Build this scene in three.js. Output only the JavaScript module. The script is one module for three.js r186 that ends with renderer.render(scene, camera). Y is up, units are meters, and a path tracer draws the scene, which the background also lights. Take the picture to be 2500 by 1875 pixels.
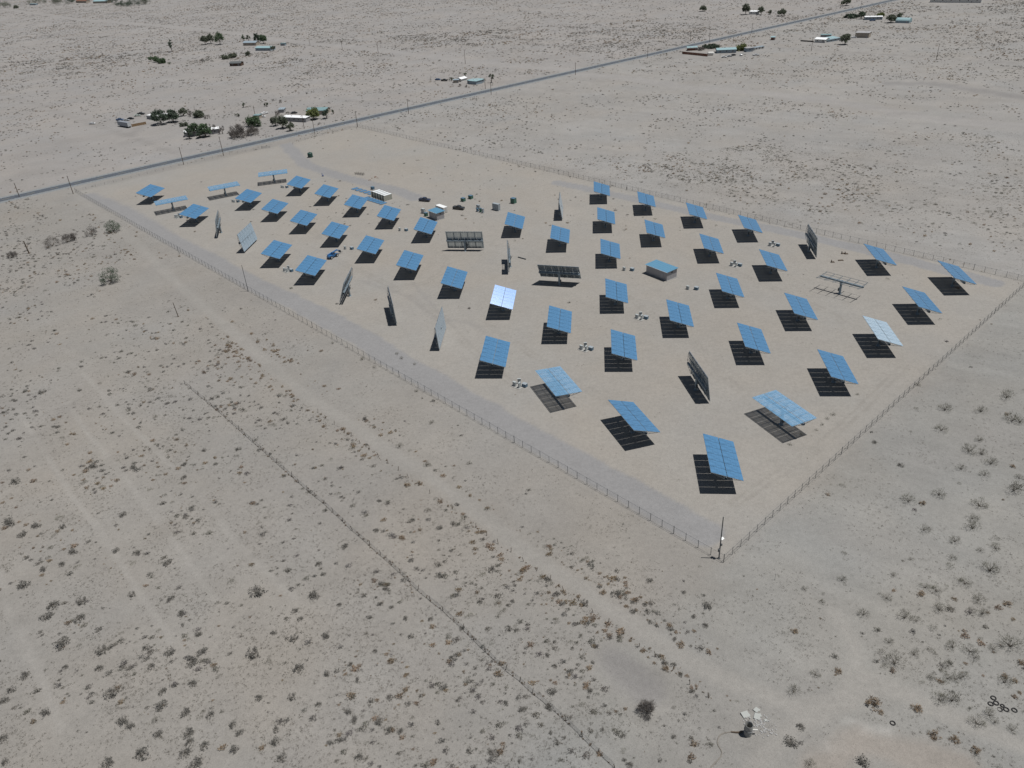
import * as THREE from 'three';
import { mergeGeometries } from 'three/addons/utils/BufferGeometryUtils.js';
import { MarchingCubes } from 'three/addons/objects/MarchingCubes.js';

// ------------------------------------------------------------------ camera, sky, sun, exposure
const scene = new THREE.Scene();
const camera = new THREE.PerspectiveCamera(52.525, 4 / 3, 1, 12000);
camera.position.set(0, 112.84, 0);
camera.rotation.set(-0.54024, 0, -0.066, 'YXZ');       // drone: pitched 31 degrees down, rolled 3.8
const rad = Math.PI / 180;
const sunDir = new THREE.Vector3(Math.cos(72.24 * rad) * Math.cos(8.95 * rad), Math.sin(72.24 * rad), Math.cos(72.24 * rad) * Math.sin(8.95 * rad));
{ // clear desert sky: deep blue overhead, paler towards the horizon, brighter air round the sun
  const w = 512, h = 256, d = new Float32Array(w * h * 4);
  for (let j = 0; j < h; j++) for (let i = 0; i < w; i++) {
    const el = (j + 0.5) / h * Math.PI - Math.PI / 2, az = ((i + 0.5) / w - 0.5) * 2 * Math.PI, x = Math.cos(el) * Math.cos(az), y = Math.sin(el), z = Math.cos(el) * Math.sin(az);
    const low = Math.pow(1 - Math.max(0, y), 3), c = x * sunDir.x + y * sunDir.y + z * sunDir.z, halo = 0.06 * Math.pow(Math.max(0, c), 12) + 0.1 * Math.pow(Math.max(0, c), 90), k = (j * w + i) * 4;
    d[k] = 0.05 + 0.12 * low + halo; d[k + 1] = 0.074 + 0.115 * low + halo * 0.97; d[k + 2] = 0.118 + 0.09 * low + halo * 0.92; d[k + 3] = 1;
  }
  const sky = new THREE.DataTexture(d, w, h, THREE.RGBAFormat, THREE.FloatType); sky.mapping = THREE.EquirectangularReflectionMapping; sky.magFilter = sky.minFilter = THREE.LinearFilter; sky.needsUpdate = true;
  scene.background = sky; scene.environment = sky;
}
const sun = new THREE.DirectionalLight(new THREE.Color(1, 0.965, 0.915), 4.0);
sun.position.copy(sunDir).multiplyScalar(900).add(new THREE.Vector3(0, 0, -350));
sun.target.position.set(0, 0, -350);
sun.castShadow = true;
sun.shadow.mapSize.set(4096, 4096);
Object.assign(sun.shadow.camera, { left: -600, right: 600, top: 600, bottom: -600, near: 10, far: 2500 });
sun.name = 'sun';
scene.add(sun, sun.target);
const renderer = new THREE.WebGLRenderer({ antialias: true });
renderer.toneMapping = THREE.LinearToneMapping;
renderer.toneMappingExposure = 1.12;
renderer.shadowMap.enabled = true;

// ------------------------------------------------------------------ surveyed positions, metres (x right, z towards the viewer)
// trackers: x, z, bearing of the torque tube, tilt, kind, row from the long left fence, place in the row counted from the paved road, row length
const TRACKERS = [
[-175.4,-392.2,7.1,17.8,0,1,1,14],
[-158.1,-372.5,63.2,1.0,3,1,2,14],
[-140.9,-353.0,7.1,17.8,0,1,3,14],
[-124.3,-334.9,-11.9,-80.2,0,1,4,14],
[-107.0,-314.5,6.8,80.7,2,1,5,14],
[-89.9,-295.7,7.1,17.8,0,1,6,14],
[-72.5,-276.1,7.1,17.8,0,1,7,14],
[-55.8,-256.7,3.2,-69.7,0,1,8,14],
[-38.7,-237.1,-11.6,86.7,0,1,9,14],
[-21.7,-218.0,5.7,86.0,2,1,10,14],
[-4.4,-199.1,7.1,17.8,0,1,11,14],
[12.4,-179.9,-18.1,3.8,3,1,12,14],
[29.4,-160.7,-16.5,19.4,0,1,13,14],
[46.5,-141.8,7.1,17.8,0,1,14,14],
[-138.0,-391.3,62.7,2.6,3,2,1,13],
[-120.6,-371.8,7.1,17.8,0,2,2,13],
[-103.5,-352.4,7.1,17.8,0,2,3,13],
[-86.5,-333.2,7.1,17.8,0,2,4,13],
[-69.5,-314.1,7.1,17.8,0,2,5,13],
[-52.3,-294.0,7.1,17.8,0,2,6,13],
[-35.2,-274.7,7.1,17.8,0,2,7,13],
[-18.0,-255.5,7.1,17.8,0,2,8,13],
[-1.1,-236.4,7.1,17.8,1,2,9,13],
[15.9,-217.2,7.1,17.8,0,2,10,13],
[32.8,-198.0,7.1,17.8,0,2,11,13],
[49.7,-178.7,-5.8,81.3,0,2,12,13],
[66.7,-159.9,-21.7,-0.2,3,2,13,13],
[-117.6,-410.1,76.3,2.1,3,3,1,13],
[-100.1,-390.0,7.1,17.8,0,3,2,13],
[-82.9,-371.1,7.1,17.8,0,3,3,13],
[-65.9,-351.2,7.1,17.8,0,3,4,13],
[-48.9,-332.1,7.1,17.8,0,3,5,13],
[-31.6,-312.2,7.1,17.8,0,3,6,13],
[-15.0,-293.1,-78.8,79.0,0,3,7,13],
[2.2,-273.8,0.8,-88.7,4,3,8,13],
[19.1,-254.5,-72.4,55.3,0,3,9,13],
[36.3,-235.5,7.1,17.8,0,3,10,13],
[53.0,-216.0,7.1,17.8,0,3,11,13],
[70.1,-196.9,7.1,17.8,0,3,12,13],
[86.9,-178.0,7.1,17.8,0,3,13,13],
[5.5,-311.3,7.1,17.8,0,4,1,6],
[22.6,-292.0,7.1,17.8,0,4,2,6],
[39.6,-273.0,7.1,17.8,0,4,3,6],
[73.5,-234.1,7.1,17.8,0,4,4,6],
[90.2,-215.2,7.1,17.8,0,4,5,6],
[107.0,-196.1,7.1,17.8,2,4,6,6],
[25.7,-328.4,6.4,80.5,2,5,1,7],
[43.1,-309.8,7.1,17.8,0,5,2,7],
[59.6,-290.9,7.1,17.8,0,5,3,7],
[76.9,-271.5,7.1,17.8,0,5,4,7],
[93.6,-252.3,7.1,17.8,0,5,5,7],
[110.0,-232.3,138.5,-1.6,5,5,6,7],
[127.1,-214.1,7.1,17.8,0,5,7,7],
[46.2,-346.6,7.1,17.8,0,6,1,7],
[63.0,-327.6,7.1,17.8,0,6,2,7],
[80.1,-308.4,7.1,17.8,0,6,3,7],
[96.6,-289.4,7.1,17.8,0,6,4,7],
[113.2,-269.4,7.6,84.5,0,6,5,7],
[130.5,-251.1,7.1,17.8,0,6,6,7],
[147.4,-232.3,7.1,17.8,0,6,7,7]];
const CORNERS = [[-225.57,-416.69],[39.82,-113.6],[171.91,-231.17],[-90.45,-529.08]];              // compound: road corner, near corner, right corner, far corner
const ROAD = [[25.35,-647.19],[0.7727,-0.63477]];
const ROADFENCE = [[[-225.8,-418.2],[-207.4,-434.5],[-184.1,-458.0],[-160.0,-476.4],[-142.8,-486.4]],[[-125.3,-492.9],[-116.4,-506.1],[-107.8,-516.9],[-90.4,-529.1]]];
const TRACKS = [
["sand",3.2,[[-220.5,-407.8],[-184.6,-362.1],[-153.1,-319.2],[-125.8,-280.0],[-102.1,-247.7],[-84.8,-224.9],[-68.3,-202.2],[-54.6,-185.2],[-46.8,-177.0],[-39.1,-167.8],[-30.4,-158.0],[-22.6,-149.8],[-13.7,-138.8],[-7.1,-130.8],[-0.1,-121.1],[5.8,-114.2],[11.4,-109.0],[14.5,-104.9],[20.2,-98.9],[24.5,-94.0],[28.8,-90.0],[32.1,-86.4],[37.2,-83.9],[42.8,-80.0],[51.2,-80.7]]],
["sand",2.8,[[51.2,-80.7],[55.1,-86.1],[56.4,-89.2],[57.0,-92.9],[56.4,-98.6]]],
["sand",3.2,[[51.6,-81.5],[56.8,-84.0],[63.1,-79.7],[70.5,-73.7],[74.2,-70.6]]],
["sand",3,[[51.2,-80.7],[42.9,-77.6],[38.3,-74.6],[33.0,-70.2]]],
["rut",1.2,[[-145.6,-196.5],[-126.7,-174.1],[-117.5,-162.6],[-107.2,-149.8],[-94.7,-136.3],[-82.4,-121.2],[-74.6,-112.0],[-66.7,-102.2]]],
["rut",1.2,[[-128.8,-194.4],[-113.6,-175.3],[-105.6,-166.4],[-96.6,-155.5],[-88.9,-146.5],[-79.2,-134.8],[-68.1,-120.7],[-61.1,-111.9]]],
["rut",1.2,[[-131.5,-211.3],[-120.2,-198.5],[-110.3,-185.9],[-96.4,-170.7],[-86.3,-159.2],[-77.0,-148.8],[-70.2,-140.4],[-64.0,-131.6],[-54.3,-120.7],[-45.6,-111.6]]],
["rut",1.6,[[-110.7,-124.3],[-104.6,-115.4],[-96.6,-105.4],[-90.1,-98.2],[-85.4,-92.2],[-79.5,-85.1]]],
["gravel",7.5,[[-215.2,-408.0],[-185.3,-378.5],[-141.1,-325.3],[-123.9,-307.0],[-93.2,-271.9],[-72.3,-251.5],[-60.2,-237.9],[-46.4,-222.6],[-33.3,-205.0],[-21.9,-191.5],[-14.8,-183.1],[-5.2,-171.8],[3.3,-162.0],[14.5,-149.0],[24.4,-137.8],[31.3,-129.8],[37.6,-122.9]]],
["gravel",6,[[28.5,-376.4],[35.8,-369.4],[60.3,-344.4],[87.8,-314.0],[106.6,-296.2],[124.4,-277.7],[128.2,-273.1],[145.4,-253.1],[160.6,-232.9]]],
["gravel",7,[[-134.2,-503.5],[-121.4,-474.2],[-107.8,-442.0],[-85.9,-415.8],[-64.2,-393.9],[-48.7,-379.4],[-40.1,-366.4]]],
["pale",9,[[-1080.0,-1948.2],[-909.0,-1762.0],[-745.9,-1560.6],[-605.9,-1422.7],[-459.6,-1278.0],[-335.2,-1143.6],[-298.6,-1087.5],[-202.5,-977.6],[-124.5,-894.9],[-57.0,-816.1],[21.9,-727.9],[68.3,-688.3]]],
["pale",11,[[70.7,-669.5],[104.4,-638.0],[145.9,-579.4],[187.4,-547.1],[225.4,-497.3],[248.3,-453.4],[283.6,-419.9]]],
["grey",5,[[198.6,-792.1],[245.7,-753.3],[274.4,-713.4],[315.6,-668.3],[347.2,-635.4],[386.5,-591.6]]],
["grey",4,[[-193.6,-484.0],[-246.6,-546.2],[-307.5,-611.3],[-452.4,-767.2]]],
["grey",4,[[-246.6,-546.2],[-250.8,-578.9],[-246.3,-586.6]]],
["dark",10,[[273.3,-552.6],[296.0,-547.4],[313.5,-513.7],[323.5,-486.5]]],
["dark",5,[[15.0,-91.0],[17.1,-88.2],[19.2,-84.8]]],
["grey",1.6,[[-53.7,-270.0],[-34.0,-252.3],[-24.4,-234.4],[-12.0,-228.0],[-2.3,-212.5]]],
["grey",1.2,[[-33.5,-264.8],[-26.4,-246.0],[-17.3,-225.9]]],
["wheel",1,[[-27.3,-302.5],[-24.9,-291.7],[-21.8,-282.6],[-23.3,-272.7],[-28.9,-264.1],[-36.2,-261.6]]],
["wheel",1,[[-40.3,-356.5],[-27.1,-320.5],[-16.2,-303.7],[3.6,-295.4],[15.4,-276.1],[24.2,-255.3]]],
["wheel",1,[[46.9,-131.0],[57.1,-138.6],[71.6,-148.9],[88.3,-164.1],[107.4,-182.6]]],
["wheel",1,[[-9.1,-229.1],[-3.2,-221.5],[5.6,-206.1],[17.3,-187.6],[28.6,-171.3]]],
["wheel",1,[[-83.6,-331.3],[-64.5,-290.0],[-40.8,-262.3],[-23.1,-235.8],[-8.1,-202.9],[3.2,-182.8]]],
["wheel",1,[[56.1,-304.5],[64.5,-280.0],[78.4,-261.2],[89.8,-241.1],[101.3,-220.0],[104.2,-208.1]]],
["wheel",1,[[38.0,-249.5],[45.6,-228.5],[55.3,-207.0],[59.7,-182.1],[64.5,-165.0]]],
["salt",2.2,[[50.1,-76.7],[52.5,-75.4],[55.1,-74.8]]],
["salt",2.5,[[45.7,-73.0],[47.4,-72.4]]],
["red",6,[[43.2,-69.8],[51.4,-73.0],[58.3,-70.1],[62.3,-68.1]]]];
const COVER = [[-908,-1700,5.7],[-694,-1570,5.8],[-508,-1457,6.7],[-347,-1358,7.3],[-206,-1272,6.5],[-80,-1195,6.3],[32,-1127,6.3],[132,-1066,7.4],[223,-1010,6.6],[305,-960,4.9],[380,-915,5.1],[449,-873,5.8],[512,-834,5.8],[-405,-711,2.2],[-323,-684,2.2],[-247,-660,2.1],[-176,-636,2.0],[-109,-615,2.2],[-46,-594,3.1],[13,-575,3.1],[69,-557,3.4],[122,-540,4.1],[172,-523,3.8],[219,-508,3.1],[264,-493,3.1],[307,-480,3.8],[-267,-440,1.9],[-216,-429,0.3],[-168,-418,0.1],[-121,-407,0.1],[-77,-397,1.7],[-34,-388,1.3],[6,-379,2.1],[46,-370,3.6],[84,-361,4.6],[120,-353,4.6],[155,-345,3.8],[188,-338,3.7],[221,-330,3.7],[-200,-309,2.0],[-164,-303,1.8],[-128,-297,0.1],[-94,-291,0.0],[-61,-285,0.0],[-28,-280,0.0],[3,-274,0.0],[33,-269,0.0],[63,-264,0.2],[91,-259,0.4],[119,-254,0.4],[146,-250,1.2],[172,-245,2.0],[-161,-232,1.1],[-132,-228,1.1],[-104,-224,1.9],[-77,-220,1.8],[-50,-216,0.3],[-25,-213,0.0],[1,-209,0.0],[25,-206,0.0],[49,-203,0.0],[73,-199,0.0],[96,-196,0.0],[118,-193,0.1],[140,-190,1.0],[-135,-181,2.0],[-112,-178,2.9],[-88,-175,3.8],[-66,-173,2.3],[-44,-170,2.9],[-22,-168,1.1],[-1,-165,0.1],[20,-163,0.0],[40,-160,0.0],[60,-158,0.0],[80,-156,0.1],[99,-154,1.0],[118,-151,1.1],[-117,-145,4.9],[-97,-143,4.9],[-77,-141,4.9],[-58,-139,3.3],[-39,-137,4.0],[-20,-135,3.9],[-2,-133,2.9],[16,-131,1.1],[34,-130,0.1],[51,-128,0.8],[68,-126,1.0],[85,-124,1.1],[101,-123,1.9],[-103,-118,5.1],[-86,-116,5.1],[-69,-115,5.8],[-52,-113,5.0],[-35,-112,5.0],[-19,-110,4.9],[-3,-109,4.9],[13,-107,3.9],[29,-106,2.7],[44,-105,1.9],[59,-103,1.9],[74,-102,2.1],[88,-101,2.1],[-92,-97,3.9],[-77,-96,4.8],[-62,-94,5.0],[-47,-93,5.0],[-32,-92,4.9],[-18,-91,5.0],[-3,-90,4.9],[11,-89,3.9],[25,-88,2.1],[38,-87,1.1],[52,-85,1.9],[65,-84,2.9],[78,-83,2.1],[-84,-80,3.0],[-70,-79,3.2],[-57,-78,4.2],[-43,-77,4.2],[-30,-76,4.1],[-17,-75,4.1],[-4,-75,3.9],[9,-74,3.1],[21,-73,2.0],[34,-72,1.0],[46,-71,1.1],[58,-70,1.3],[70,-69,2.0]];                  // scrub cover seen at survey points: x, z, cover 0 to 9
const SHRUBS = [
[82.9,-89.2,1.6,"c"],
[62.0,-87.3,1.4,"c"],
[107.0,-129.1,1.8,"c"],
[-53.3,-113.6,1.5,"g"],
[55.3,-79.7,1.3,"b"],
[89.2,-106.7,1.5,"c"],
[-50.3,-98.2,1.3,"g"],
[-54.2,-76.9,1.2,"g"],
[92.2,-118.4,1.5,"c"],
[-73.6,-91.7,1.3,"g"],
[121.6,-154.7,1.8,"c"],
[-87.9,-103.6,1.4,"g"],
[-63.8,-79.1,1.2,"g"],
[39.7,-74.0,1.1,"g"],
[67.8,-79.5,1.2,"c"],
[97.1,-124.8,1.5,"c"],
[-61.2,-97.2,1.2,"g"],
[-41.7,-111.6,1.2,"g"],
[69.5,-75.2,1.1,"c"],
[-41.3,-94.3,1.1,"g"],
[126.4,-165.1,1.7,"c"],
[66.0,-79.8,1.1,"c"],
[-68.8,-78.0,1.1,"g"],
[108.6,-161.4,1.6,"c"],
[105.3,-144.0,1.5,"c"],
[49.3,-70.0,1.0,"g"],
[-63.7,-88.2,1.1,"g"],
[-79.5,-101.4,1.2,"g"],
[83.4,-127.7,1.3,"c"],
[43.4,-83.1,1.0,"c"],
[75.6,-88.6,1.1,"c"],
[62.1,-73.7,1.0,"b"],
[68.1,-96.7,1.1,"c"],
[-56.6,-79.1,1.0,"g"],
[90.7,-129.1,1.3,"c"],
[-103.2,-119.7,1.3,"g"],
[61.6,-78.3,1.0,"b"],
[-57.2,-82.6,1.0,"g"],
[75.1,-98.0,1.1,"c"],
[-88.8,-114.3,1.2,"g"],
[-94.2,-110.7,1.2,"g"],
[-117.0,-140.5,1.4,"g"],
[103.4,-153.0,1.4,"c"],
[-94.2,-113.6,1.2,"g"],
[33.8,-102.6,1.0,"g"],
[17.3,-107.3,1.0,"g"],
[3.3,-86.0,0.9,"g"],
[-69.5,-85.7,1.0,"g"],
[82.9,-103.9,1.1,"c"],
[77.8,-82.1,1.0,"c"],
[107.4,-138.7,1.3,"c"],
[61.2,-98.1,1.0,"c"],
[73.2,-89.7,1.0,"c"],
[-60.0,-99.3,1.0,"g"],
[-87.4,-109.7,1.1,"g"],
[-66.1,-99.6,1.0,"g"],
[-83.8,-88.4,1.0,"g"],
[86.7,-114.9,1.1,"c"],
[82.4,-118.7,1.1,"c"],
[82.1,-96.5,1.0,"c"],
[76.8,-102.5,1.0,"c"],
[-59.0,-86.6,0.9,"g"],
[72.2,-76.4,0.9,"c"],
[83.2,-99.8,1.0,"c"],
[93.7,-121.2,1.1,"c"],
[-37.7,-101.2,0.9,"g"],
[41.3,-70.2,0.8,"c"],
[123.1,-154.0,1.3,"c"],
[116.6,-159.5,1.3,"c"],
[-43.5,-101.1,0.9,"g"],
[2.6,-83.1,0.8,"g"],
[107.4,-142.5,1.2,"c"],
[-40.6,-76.8,0.8,"g"],
[-42.3,-79.9,0.8,"g"],
[-48.7,-78.9,0.8,"g"],
[-13.7,-94.2,0.8,"g"],
[-88.9,-83.8,0.9,"g"],
[93.7,-112.5,1.0,"c"],
[-53.9,-80.0,0.8,"g"],
[66.8,-70.4,0.8,"b"],
[64.6,-72.7,0.8,"b"],
[-41.2,-88.3,0.8,"g"],
[-50.2,-83.6,0.8,"g"],
[26.9,-94.3,0.8,"b"],
[48.1,-86.1,0.8,"c"],
[-56.5,-81.0,0.8,"g"],
[75.2,-103.5,0.9,"c"],
[-54.7,-85.9,0.8,"g"],
[-111.8,-136.0,1.1,"g"],
[-110.0,-138.7,1.1,"g"],
[-124.2,-156.7,1.2,"g"],
[-62.4,-82.8,0.8,"g"],
[-37.7,-125.5,0.9,"g"],
[11.2,-105.2,0.8,"g"],
[-91.6,-96.8,0.9,"g"],
[-67.7,-84.7,0.8,"g"],
[70.4,-83.4,0.8,"c"],
[-59.6,-92.4,0.8,"g"],
[-97.3,-129.2,1.0,"g"],
[71.9,-83.8,0.8,"c"],
[66.1,-88.8,0.8,"c"],
[63.1,-91.7,0.8,"c"],
[-64.5,-91.1,0.8,"g"],
[-28.1,-76.3,0.7,"g"],
[-1.8,-82.9,0.7,"g"],
[-6.7,-115.7,0.8,"g"],
[-25.8,-82.4,0.7,"g"],
[-106.7,-161.3,1.1,"g"],
[-75.0,-123.7,0.9,"g"],
[42.2,-76.5,0.7,"g"],
[100.0,-137.5,1.0,"c"],
[103.7,-134.8,1.0,"c"],
[69.8,-95.8,0.8,"c"],
[-29.8,-83.2,0.7,"g"],
[79.7,-88.8,0.8,"c"],
[-15.2,-88.3,0.7,"g"],
[-31.1,-84.7,0.7,"g"],
[67.0,-101.4,0.8,"c"],
[23.1,-89.2,0.7,"b"],
[60.8,-106.7,0.8,"c"],
[-71.1,-101.1,0.8,"g"],
[-78.3,-97.4,0.8,"g"],
[-48.6,-82.0,0.7,"g"],
[73.7,-101.8,0.8,"b"],
[-42.5,-120.7,0.8,"g"],
[-67.2,-109.2,0.8,"g"],
[-25.6,-127.1,0.8,"b"],
[-36.1,-92.8,0.7,"g"],
[-92.4,-91.4,0.8,"g"],
[-3.5,-100.2,0.7,"g"],
[-47.0,-88.6,0.7,"g"],
[52.1,-86.6,0.7,"b"],
[-92.3,-93.6,0.8,"g"],
[87.9,-98.3,0.8,"b"],
[-95.8,-159.5,1.0,"g"],
[74.1,-73.6,0.7,"c"],
[19.9,-102.7,0.7,"g"],
[-29.3,-161.1,0.9,"c"],
[47.7,-95.2,0.7,"b"],
[-63.6,-85.5,0.7,"c"],
[66.6,-84.0,0.7,"c"],
[20.7,-105.3,0.7,"g"],
[83.8,-110.5,0.8,"c"],
[69.2,-83.6,0.7,"c"],
[14.9,-107.6,0.7,"b"],
[14.2,-72.0,0.6,"g"],
[-91.2,-140.8,0.9,"g"],
[-79.2,-115.4,0.8,"g"],
[70.5,-86.1,0.7,"c"],
[4.5,-112.0,0.7,"g"],
[3.4,-76.5,0.6,"g"],
[75.6,-87.2,0.7,"c"],
[-26.1,-144.8,0.8,"b"],
[-44.8,-108.2,0.7,"g"],
[-28.8,-113.7,0.7,"g"],
[-21.9,-80.4,0.6,"g"],
[-68.6,-96.8,0.7,"g"],
[-23.7,-80.9,0.6,"g"],
[-4.5,-84.3,0.6,"g"],
[-31.9,-79.6,0.6,"g"],
[-62.2,-103.7,0.7,"g"],
[-33.2,-79.2,0.6,"g"],
[-83.1,-127.9,0.8,"g"],
[86.0,-126.5,0.8,"b"],
[-21.9,-152.4,0.8,"c"],
[109.7,-147.8,0.9,"c"],
[76.9,-97.9,0.7,"c"],
[-87.9,-128.8,0.8,"g"],
[-42.7,-82.1,0.6,"g"],
[-98.0,-125.5,0.8,"g"],
[23.4,-90.5,0.6,"g"],
[-138.8,-200.9,1.1,"g"],
[-36.4,-86.6,0.6,"g"],
[-101.5,-124.3,0.8,"g"],
[22.5,-92.1,0.6,"g"],
[-17.8,-129.4,0.7,"g"],
[55.6,-78.3,0.6,"b"],
[-14.8,-130.6,0.7,"g"],
[-31.6,-130.0,0.7,"g"],
[-70.8,-113.6,0.7,"g"],
[-7.3,-134.8,0.7,"c"],
[25.9,-98.0,0.6,"g"],
[-12.2,-100.9,0.6,"g"],
[-21.7,-99.9,0.6,"g"],
[32.4,-98.1,0.6,"g"],
[72.3,-75.1,0.6,"c"],
[22.5,-102.4,0.6,"g"],
[-18.3,-103.8,0.6,"g"],
[6.8,-105.4,0.6,"g"],
[-103.6,-138.0,0.8,"g"],
[110.4,-132.9,0.8,"c"],
[-23.1,-104.4,0.6,"g"],
[-81.5,-153.9,0.8,"g"],
[-8.9,-107.1,0.6,"g"],
[6.1,-108.1,0.6,"g"],
[90.2,-111.9,0.7,"c"],
[-30.1,-105.3,0.6,"g"],
[-39.7,-174.6,0.8,"g"],
[-71.0,-164.6,0.8,"g"],
[-23.1,-145.4,0.7,"b"],
[-28.4,-108.4,0.6,"g"],
[18.1,-110.8,0.6,"g"],
[24.4,-110.1,0.6,"g"],
[-47.8,-102.9,0.6,"g"],
[-43.4,-106.0,0.6,"g"],
[-36.3,-108.9,0.6,"g"],
[-27.6,-112.2,0.6,"g"],
[55.1,-101.6,0.6,"c"],
[-86.1,-79.5,0.6,"g"],
[53.0,-105.2,0.6,"c"],
[-10.6,-75.9,0.5,"g"],
[14.0,-76.9,0.5,"g"],
[-41.0,-117.6,0.6,"g"],
[-15.8,-81.6,0.5,"g"],
[9.7,-85.9,0.5,"g"],
[70.8,-107.0,0.6,"c"],
[87.5,-140.1,0.7,"g"],
[-84.8,-98.2,0.6,"g"],
[26.7,-84.4,0.5,"g"],
[-27.4,-86.7,0.5,"g"],
[4.2,-91.2,0.5,"g"],
[25.6,-87.9,0.5,"g"],
[24.8,-90.1,0.5,"g"],
[-23.8,-132.7,0.6,"g"],
[3.1,-93.6,0.5,"g"],
[-21.7,-170.8,0.7,"c"],
[85.7,-149.7,0.7,"g"],
[-30.4,-91.0,0.5,"g"],
[-14.1,-137.0,0.6,"g"],
[111.3,-137.1,0.7,"b"],
[26.2,-95.6,0.5,"g"],
[-34.4,-93.2,0.5,"g"],
[-2.2,-99.7,0.5,"g"],
[-44.9,-208.2,0.8,"c"],
[-0.0,-100.8,0.5,"g"],
[-28.0,-97.2,0.5,"g"],
[-83.0,-159.4,0.7,"g"],
[-50.5,-172.8,0.7,"b"],
[11.9,-101.0,0.5,"b"],
[-32.0,-139.7,0.6,"g"],
[22.5,-99.9,0.5,"g"],
[-80.0,-165.2,0.7,"g"],
[30.8,-100.6,0.5,"g"],
[18.9,-104.1,0.5,"b"],
[22.4,-104.2,0.5,"g"],
[-2.6,-106.8,0.5,"g"],
[10.0,-107.1,0.5,"b"],
[4.4,-108.5,0.5,"b"],
[14.4,-109.2,0.5,"g"],
[-11.5,-151.8,0.6,"c"],
[-26.1,-107.5,0.5,"g"],
[30.3,-106.5,0.5,"g"],
[107.6,-173.6,0.7,"c"],
[-2.7,-73.8,0.4,"g"],
[13.5,-72.8,0.4,"g"],
[19.0,-72.4,0.4,"g"],
[23.4,-71.8,0.4,"g"],
[2.5,-78.3,0.4,"g"],
[9.0,-78.1,0.4,"g"],
[10.8,-78.2,0.4,"g"],
[21.9,-76.3,0.4,"g"],
[75.9,-110.8,0.5,"c"],
[-125.3,-181.4,0.7,"g"],
[80.6,-162.3,0.6,"c"],
[-11.3,-139.9,0.5,"b"],
[10.9,-91.6,0.4,"g"],
[-27.0,-187.4,0.6,"c"],
[7.6,-94.8,0.4,"g"],
[4.6,-96.5,0.4,"g"],
[23.6,-98.9,0.4,"g"],
[21.9,-106.1,0.4,"b"],
[-40.5,-202.9,0.6,"c"],
[-32.8,-207.2,0.6,"c"],
[65.8,-151.0,0.5,"c"],
[-34.5,-210.5,0.6,"c"],
[70.0,-154.8,0.5,"c"],
[76.4,-158.4,0.5,"c"],
[78.6,-160.9,0.5,"c"],
[90.4,-170.9,0.5,"c"],
[-28.6,-203.1,0.5,"c"],
[6.1,-88.8,0.3,"g"],
[-55.9,-220.3,0.5,"c"],
[74.2,-156.3,0.4,"c"],
[86.8,-154.0,0.4,"g"]];                // x, z, radius, kind
const POLES = [[-254.9,-415.1,7.6],[-225.6,-413.8,9.8],[-182.0,-460.0,10.2],[-163.0,-474.9,11.5],[-115.8,-515.7,10.7],[-126.4,-534.7,8.7],[-90.2,-529.5,9.7],[-58.9,-559.4,9.8],[-1.2,-608.3,9.0],[-5.5,-632.5,7.8],[-203.8,-964.8,8.9],[-159.4,-915.4,10.1],[-114.7,-865.2,10.1],[-23.2,-759.9,11.9],[67.8,-666.8,9.6],[137.0,-725.3,9.6],[207.4,-790.2,12],[192.8,-805.6,8.4],[260.4,-833.4,8.6],[273.6,-706.8,11.2],[342.1,-630.4,11.6],[424.6,-966.6,8.4],[225.3,-773.7,6.1],[-147.9,-552.2,8.9],[-173.1,-590.6,6.7]];
const OLDFENCE = [[[-96.6,-200.9],[-81.4,-183.7],[-70.7,-170.9],[-62.0,-160.5],[-49.8,-146.0],[-44.9,-140.7],[-36.9,-130.7],[-35.2,-128.8],[-29.8,-122.2],[-25.1,-116.5],[-21.2,-111.4],[-16.0,-105.8],[-12.1,-100.9],[-7.9,-95.4],[-4.4,-91.1],[-2.0,-88.7],[0.0,-86.1],[2.8,-83.2],[5.2,-80.3],[7.5,-77.2],[9.6,-74.5],[11.9,-71.8]],[[-53.3,-179.7],[-17.8,-138.3],[-15.1,-135.6],[-12.3,-131.7],[-5.1,-123.3],[-2.5,-120.6],[-0.0,-117.8],[2.5,-114.9],[7.4,-108.7],[9.9,-106.0],[12.4,-103.0],[14.9,-100.2],[17.3,-97.5],[19.6,-94.5],[22.1,-91.9],[24.4,-88.9],[26.7,-85.9],[29.2,-83.0]]];
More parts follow.
